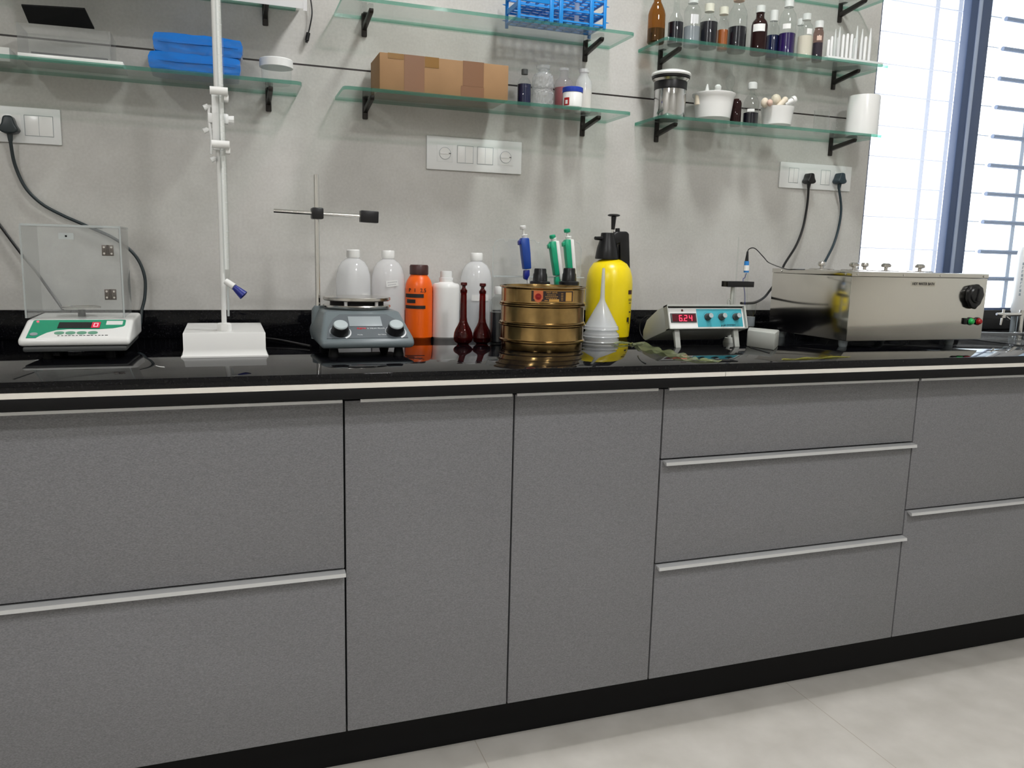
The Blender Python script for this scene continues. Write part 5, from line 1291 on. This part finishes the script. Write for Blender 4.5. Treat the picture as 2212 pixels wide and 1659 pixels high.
# ================================================================== right end of the worktop
yc = -.12
uc = 2221; kc = mpp(2205, 620, yc)
xcb = A(2221, 620, y=yc).x
t = thing('carboy', 'white plastic carboy with faint upright lettering, at the right edge of the photo', 'carboy', (xcb, yc, ZC))
zt_ = A(2205, 528, y=yc).z-ZC; zb_t = A(2200, 668, y=yc).z-ZC
Rc = 33*kc
obj('body', B().lathe([(0, .06), (Rc*.9, .06), (Rc, .07), (Rc, zt_-.03), (Rc*.9, zt_-.008), (Rc*.4, zt_+.004), (Rc*.36, zt_+.02)], 40), WHITE2, t)
obj('cap', B().lathe([(0, zt_+.018), (Rc*.42, zt_+.018), (Rc*.42, zt_+.05), (0, zt_+.05)], 30), WHITE, t)
for a_ in (0.3, 1.9, 3.4, 5.0): obj('foot', B().cyl((Rc*.75*math.cos(a_), Rc*.75*math.sin(a_), 0), (Rc*.75*math.cos(a_), Rc*.75*math.sin(a_), .062), .008, seg=12), GREYL, t)
sq = B(); a_ = az_to_cam((xcb, yc))-.55; r_ = random.Random(3)
for i in range(9):
    z = zt_*.42+i*.0125
    sq.patch(Rc+.0003, z, z+.0085, a_+.0, .05, n=2); sq.patch(Rc+.0003, z+r_.choice((0, .004, .0075)), z+.0090, a_+.06, .10, n=2) if False else sq.patch(Rc+.0003, z+r_.choice((0, .0065)), z+.0085, a_+.06, .10, n=2)
obj('faded_lettering', sq, GREYL, t)
# chrome tap assembly in front of the carboy
t = thing('bench_tap', 'small chrome tap with cross handles, in front of the carboy at the right edge', 'tap', (A(2190, 700, y=-.20).x, -.20, ZC))
o_ = Vector(t.location)
def tp_(u, v, y=-.20): return A(u, v, y=y)-o_
pz_ = tp_(2205, 690)
obj('tap_post', B().cyl((pz_.x, 0, 0), (pz_.x, 0, pz_.z+.03), .0085, .0075, 18).cyl((pz_.x, 0, 0), (pz_.x, 0, .008), .02, .014, 20), CHROME, t)
obj('spout', B().cyl(tp_(2205, 679), tp_(2168, 680), .0062, .0058, 16).cyl(tp_(2168, 680), tp_(2153, 678.5), .0075, .004, 16), CHROME, t)
b = B(); b.cyl(tp_(2169, 668), tp_(2161, 702), .0038, .0032, 12).cyl(tp_(2172, 684), tp_(2180, 690), .0045, .0038, 12).lathe([(.0001, -.008), (.009, -.006), (.009, .006), (.0001, .008)], 14, tp_(2166, 682)); obj('cross_handle', b, CHROME, t)
# clear tray of glass plates
pt0 = A(2136, 735, z=ZC); ptc = A(2185, 745, z=ZC)
t = thing('clear_tray', 'shallow clear plastic tray lying on the worktop at the right edge', 'tray', (A(2195, 735, z=ZC).x, -.36, ZC))
b = B(); b.b2((-.13, -.10, .0002), (.13, .10, .002)); 
for s_ in (-1, 1): b.b2((s_*.13-.0012, -.10, .002), (s_*.13+.0012, .10, .016)); b.b2((-.13, s_*.10-.0012, .002), (.13, s_*.10+.0012, .016))
obj('shell', b, ACRYL, t)
r_ = random.Random(11)
for k in range(6):
    xk = t.location.x-.09+k*.034; rz = r_.uniform(-.7, .7)
    tag(obj('glass_slide', B().box((0, 0, .0009), (.025, .075, .0012)), GLASS, loc=(xk, -.36+r_.uniform(-.03, .03), ZC+.0022+.0014*k), rot=(0, 0, rz)), 'clear glass slide lying in the shallow tray at the right edge', 'glass slide', 'glass slides in the clear tray')
b = B(); b.box((0, 0, .006), (.26, .022, .010), .002)
tag(obj('black_strip', b, BLACKP, loc=(t.location.x+.06, -.225, ZC+.0002), rot=(0, 0, -.35)), 'flat black strip lying behind the clear tray at the right edge', 'strip')
# thin films lying on the worktop
def film(pix, wid, name, lab, cat, m, lift=.004, seed=1):
    rr_ = random.Random(seed); C_ = [A(u, v, z=ZC) for u, v in pix]; b = B(); Q = []
    n = 7
    for i in range(len(C_)-1):
        p0 = C_[max(i-1, 0)]; q1 = C_[i]; q2 = C_[i+1]; p3_ = C_[min(i+2, len(C_)-1)]
        for k in range(n):
            s = k/n; Q.append(.5*((2*q1)+(-p0+q2)*s+(2*p0-5*q1+4*q2-p3_)*s*s+(-p0+3*q1-3*q2+p3_)*s**3))
    Q.append(C_[-1]); rows = []; o_ = Q[0].copy()
    for i, p in enumerate(Q):
        d = (Q[min(i+1, len(Q)-1)]-Q[max(i-1, 0)]).normalized(); nn = Vector((-d.y, d.x, 0)); f = math.sin(PI*(i+.6)/(len(Q)+.2)); ww = wid*(.35+.65*f)
        row = []
        for j in range(5):
            s = j/4-.5; h = .0008+lift*(.5+.5*math.sin(i*.8+s*5+seed))*(.35+1.3*abs(s))
            row.append(b.bm.verts.new(p-o_+nn*ww*s+Vector((0, 0, h))))
        rows.append(row)
    for a_, c_ in zip(rows, rows[1:]):
        for j in range(4): b.bm.faces.new((a_[j], a_[j+1], c_[j+1], c_[j]))
    r = bmesh.ops.solidify(b.bm, geom=b.bm.faces[:], thickness=.0004)
    o = obj(name, b, m, loc=o_)
    for p in o.data.polygons: p.use_smooth = True
    return tag(o, lab, cat), o_
fo, oo = film([(1325, 745), (1360, 743), (1385, 746), (1405, 757), (1430, 762), (1455, 768), (1480, 776), (1510, 781), (1556, 781)], .05, 'green_film', 'crumpled pale green plastic film on the worktop in front of the pH meter', 'plastic film', LEAF, .006, 2)
q = A(1478, 774.5, z=ZC+.006)-oo
obj('red_print', B().box(q, (.012, .006, .0006), 0, Matrix.Rotation(-.6, 3, 'Z')), pbr('pinkish_print', S(206, 96, 84), .5), fo)
film([(1690, 778), (1730, 776), (1780, 773.5), (1835, 771.5)], .018, 'yellow_film', 'thin yellow-green plastic strip at the front edge of the worktop, before the steel bath', 'plastic strip', LEAFY, .002, 4)
ps = [A(u, v, z=ZC+.0012) for u, v in ((1378, 768), (1382, 775), (1388, 781), (1395, 785))]
tag(obj('wire', B().tube([p-ps[0] for p in ps], .0012, 6), BLACKP, loc=ps[0]), 'tiny curved black bit of wire on the worktop before the green film', 'wire')
# ================================================================== light
LP = emis('lamp_panel', (1, 1, 1, 1), 1.0)
def lamp(x, y, label, st, sx=.55, sy=.55):
    t = thing('ceiling_light', label, 'ceiling light', (x, y, 2.9), 'ceiling light panels')
    obj('frame', B().b2((-sx/2-.02, -sy/2-.02, -.03), (sx/2+.02, sy/2+.02, -.0), .004), WHITE, t)
    d = obj('diffuser', B().b2((-sx/2, -sy/2, -.036), (sx/2, sy/2, -.0302)), LP, t)
    L = bpy.data.lights.new('panel_glow', 'AREA'); L.shape = 'RECTANGLE'; L.size = sx; L.size_y = sy; L.energy = st; L.color = (1, 1, 1)
    lo = bpy.data.objects.new('panel_glow', L); COL.objects.link(lo); lo.location = (0, 0, -.04); lo.parent = t
LP.node_tree.nodes['Emission'].inputs[1].default_value = 30
lamp(1.0, -2.45, 'small square ceiling light above the middle of the room, out of the photo', 26, .22, .22)
lamp(.96, -.80, 'small square ceiling light nearest the worktop wall, out of the photo', 20, .22, .22)
lamp(-1.5, -3.2, 'added square fill light at the left of the room, out of view', 33, .22, .22)  # added fill to brighten the left wall and cabinet fronts
lamp(.9, -4.9, 'small square ceiling light toward the rear wall, out of the photo', 22, .22, .22)
W_ = bpy.data.worlds.new('sky'); SC.world = W_; W_.use_nodes = True
nt = W_.node_tree; bg = nt.nodes['Background']
tc = nt.nodes.new('ShaderNodeTexCoord'); sx_ = nt.nodes.new('ShaderNodeSeparateXYZ'); nt.links.new(tc.outputs['Generated'], sx_.inputs[0])
# overcast sky, brightest straight ahead of the wall, paler blue towards the right
mr = nt.nodes.new('ShaderNodeMapRange'); mr.inputs['From Min'].default_value = .745; mr.inputs['From Max'].default_value = .795; nt.links.new(sx_.outputs['X'], mr.inputs['Value'])
rp_ = nt.nodes.new('ShaderNodeValToRGB'); e = rp_.color_ramp.elements
e[0].position = 0; e[0].color = (1, 1, 1, 1); e[1].position = 1; e[1].color = (.15, .18, .205, 1)
nt.links.new(mr.outputs[0], rp_.inputs['Fac']); nt.links.new(rp_.outputs[0], bg.inputs['Color'])
bg.inputs['Strength'].default_value = 5.0
pl = bpy.data.lights.new('window_portal', 'AREA'); pl.shape = 'RECTANGLE'; pl.size = 1.25; pl.size_y = 1.5; pl.cycles.is_portal = True
po = bpy.data.objects.new('window_portal', pl); COL.objects.link(po); po.location = (2.56, .19, 1.69); po.rotation_euler = (-PI/2, 0, 0)
SC.view_settings.view_transform = 'Standard'; SC.view_settings.look = 'None'; SC.view_settings.gamma = 1; SC.view_settings.use_curve_mapping = False
SC.view_settings.exposure = 0
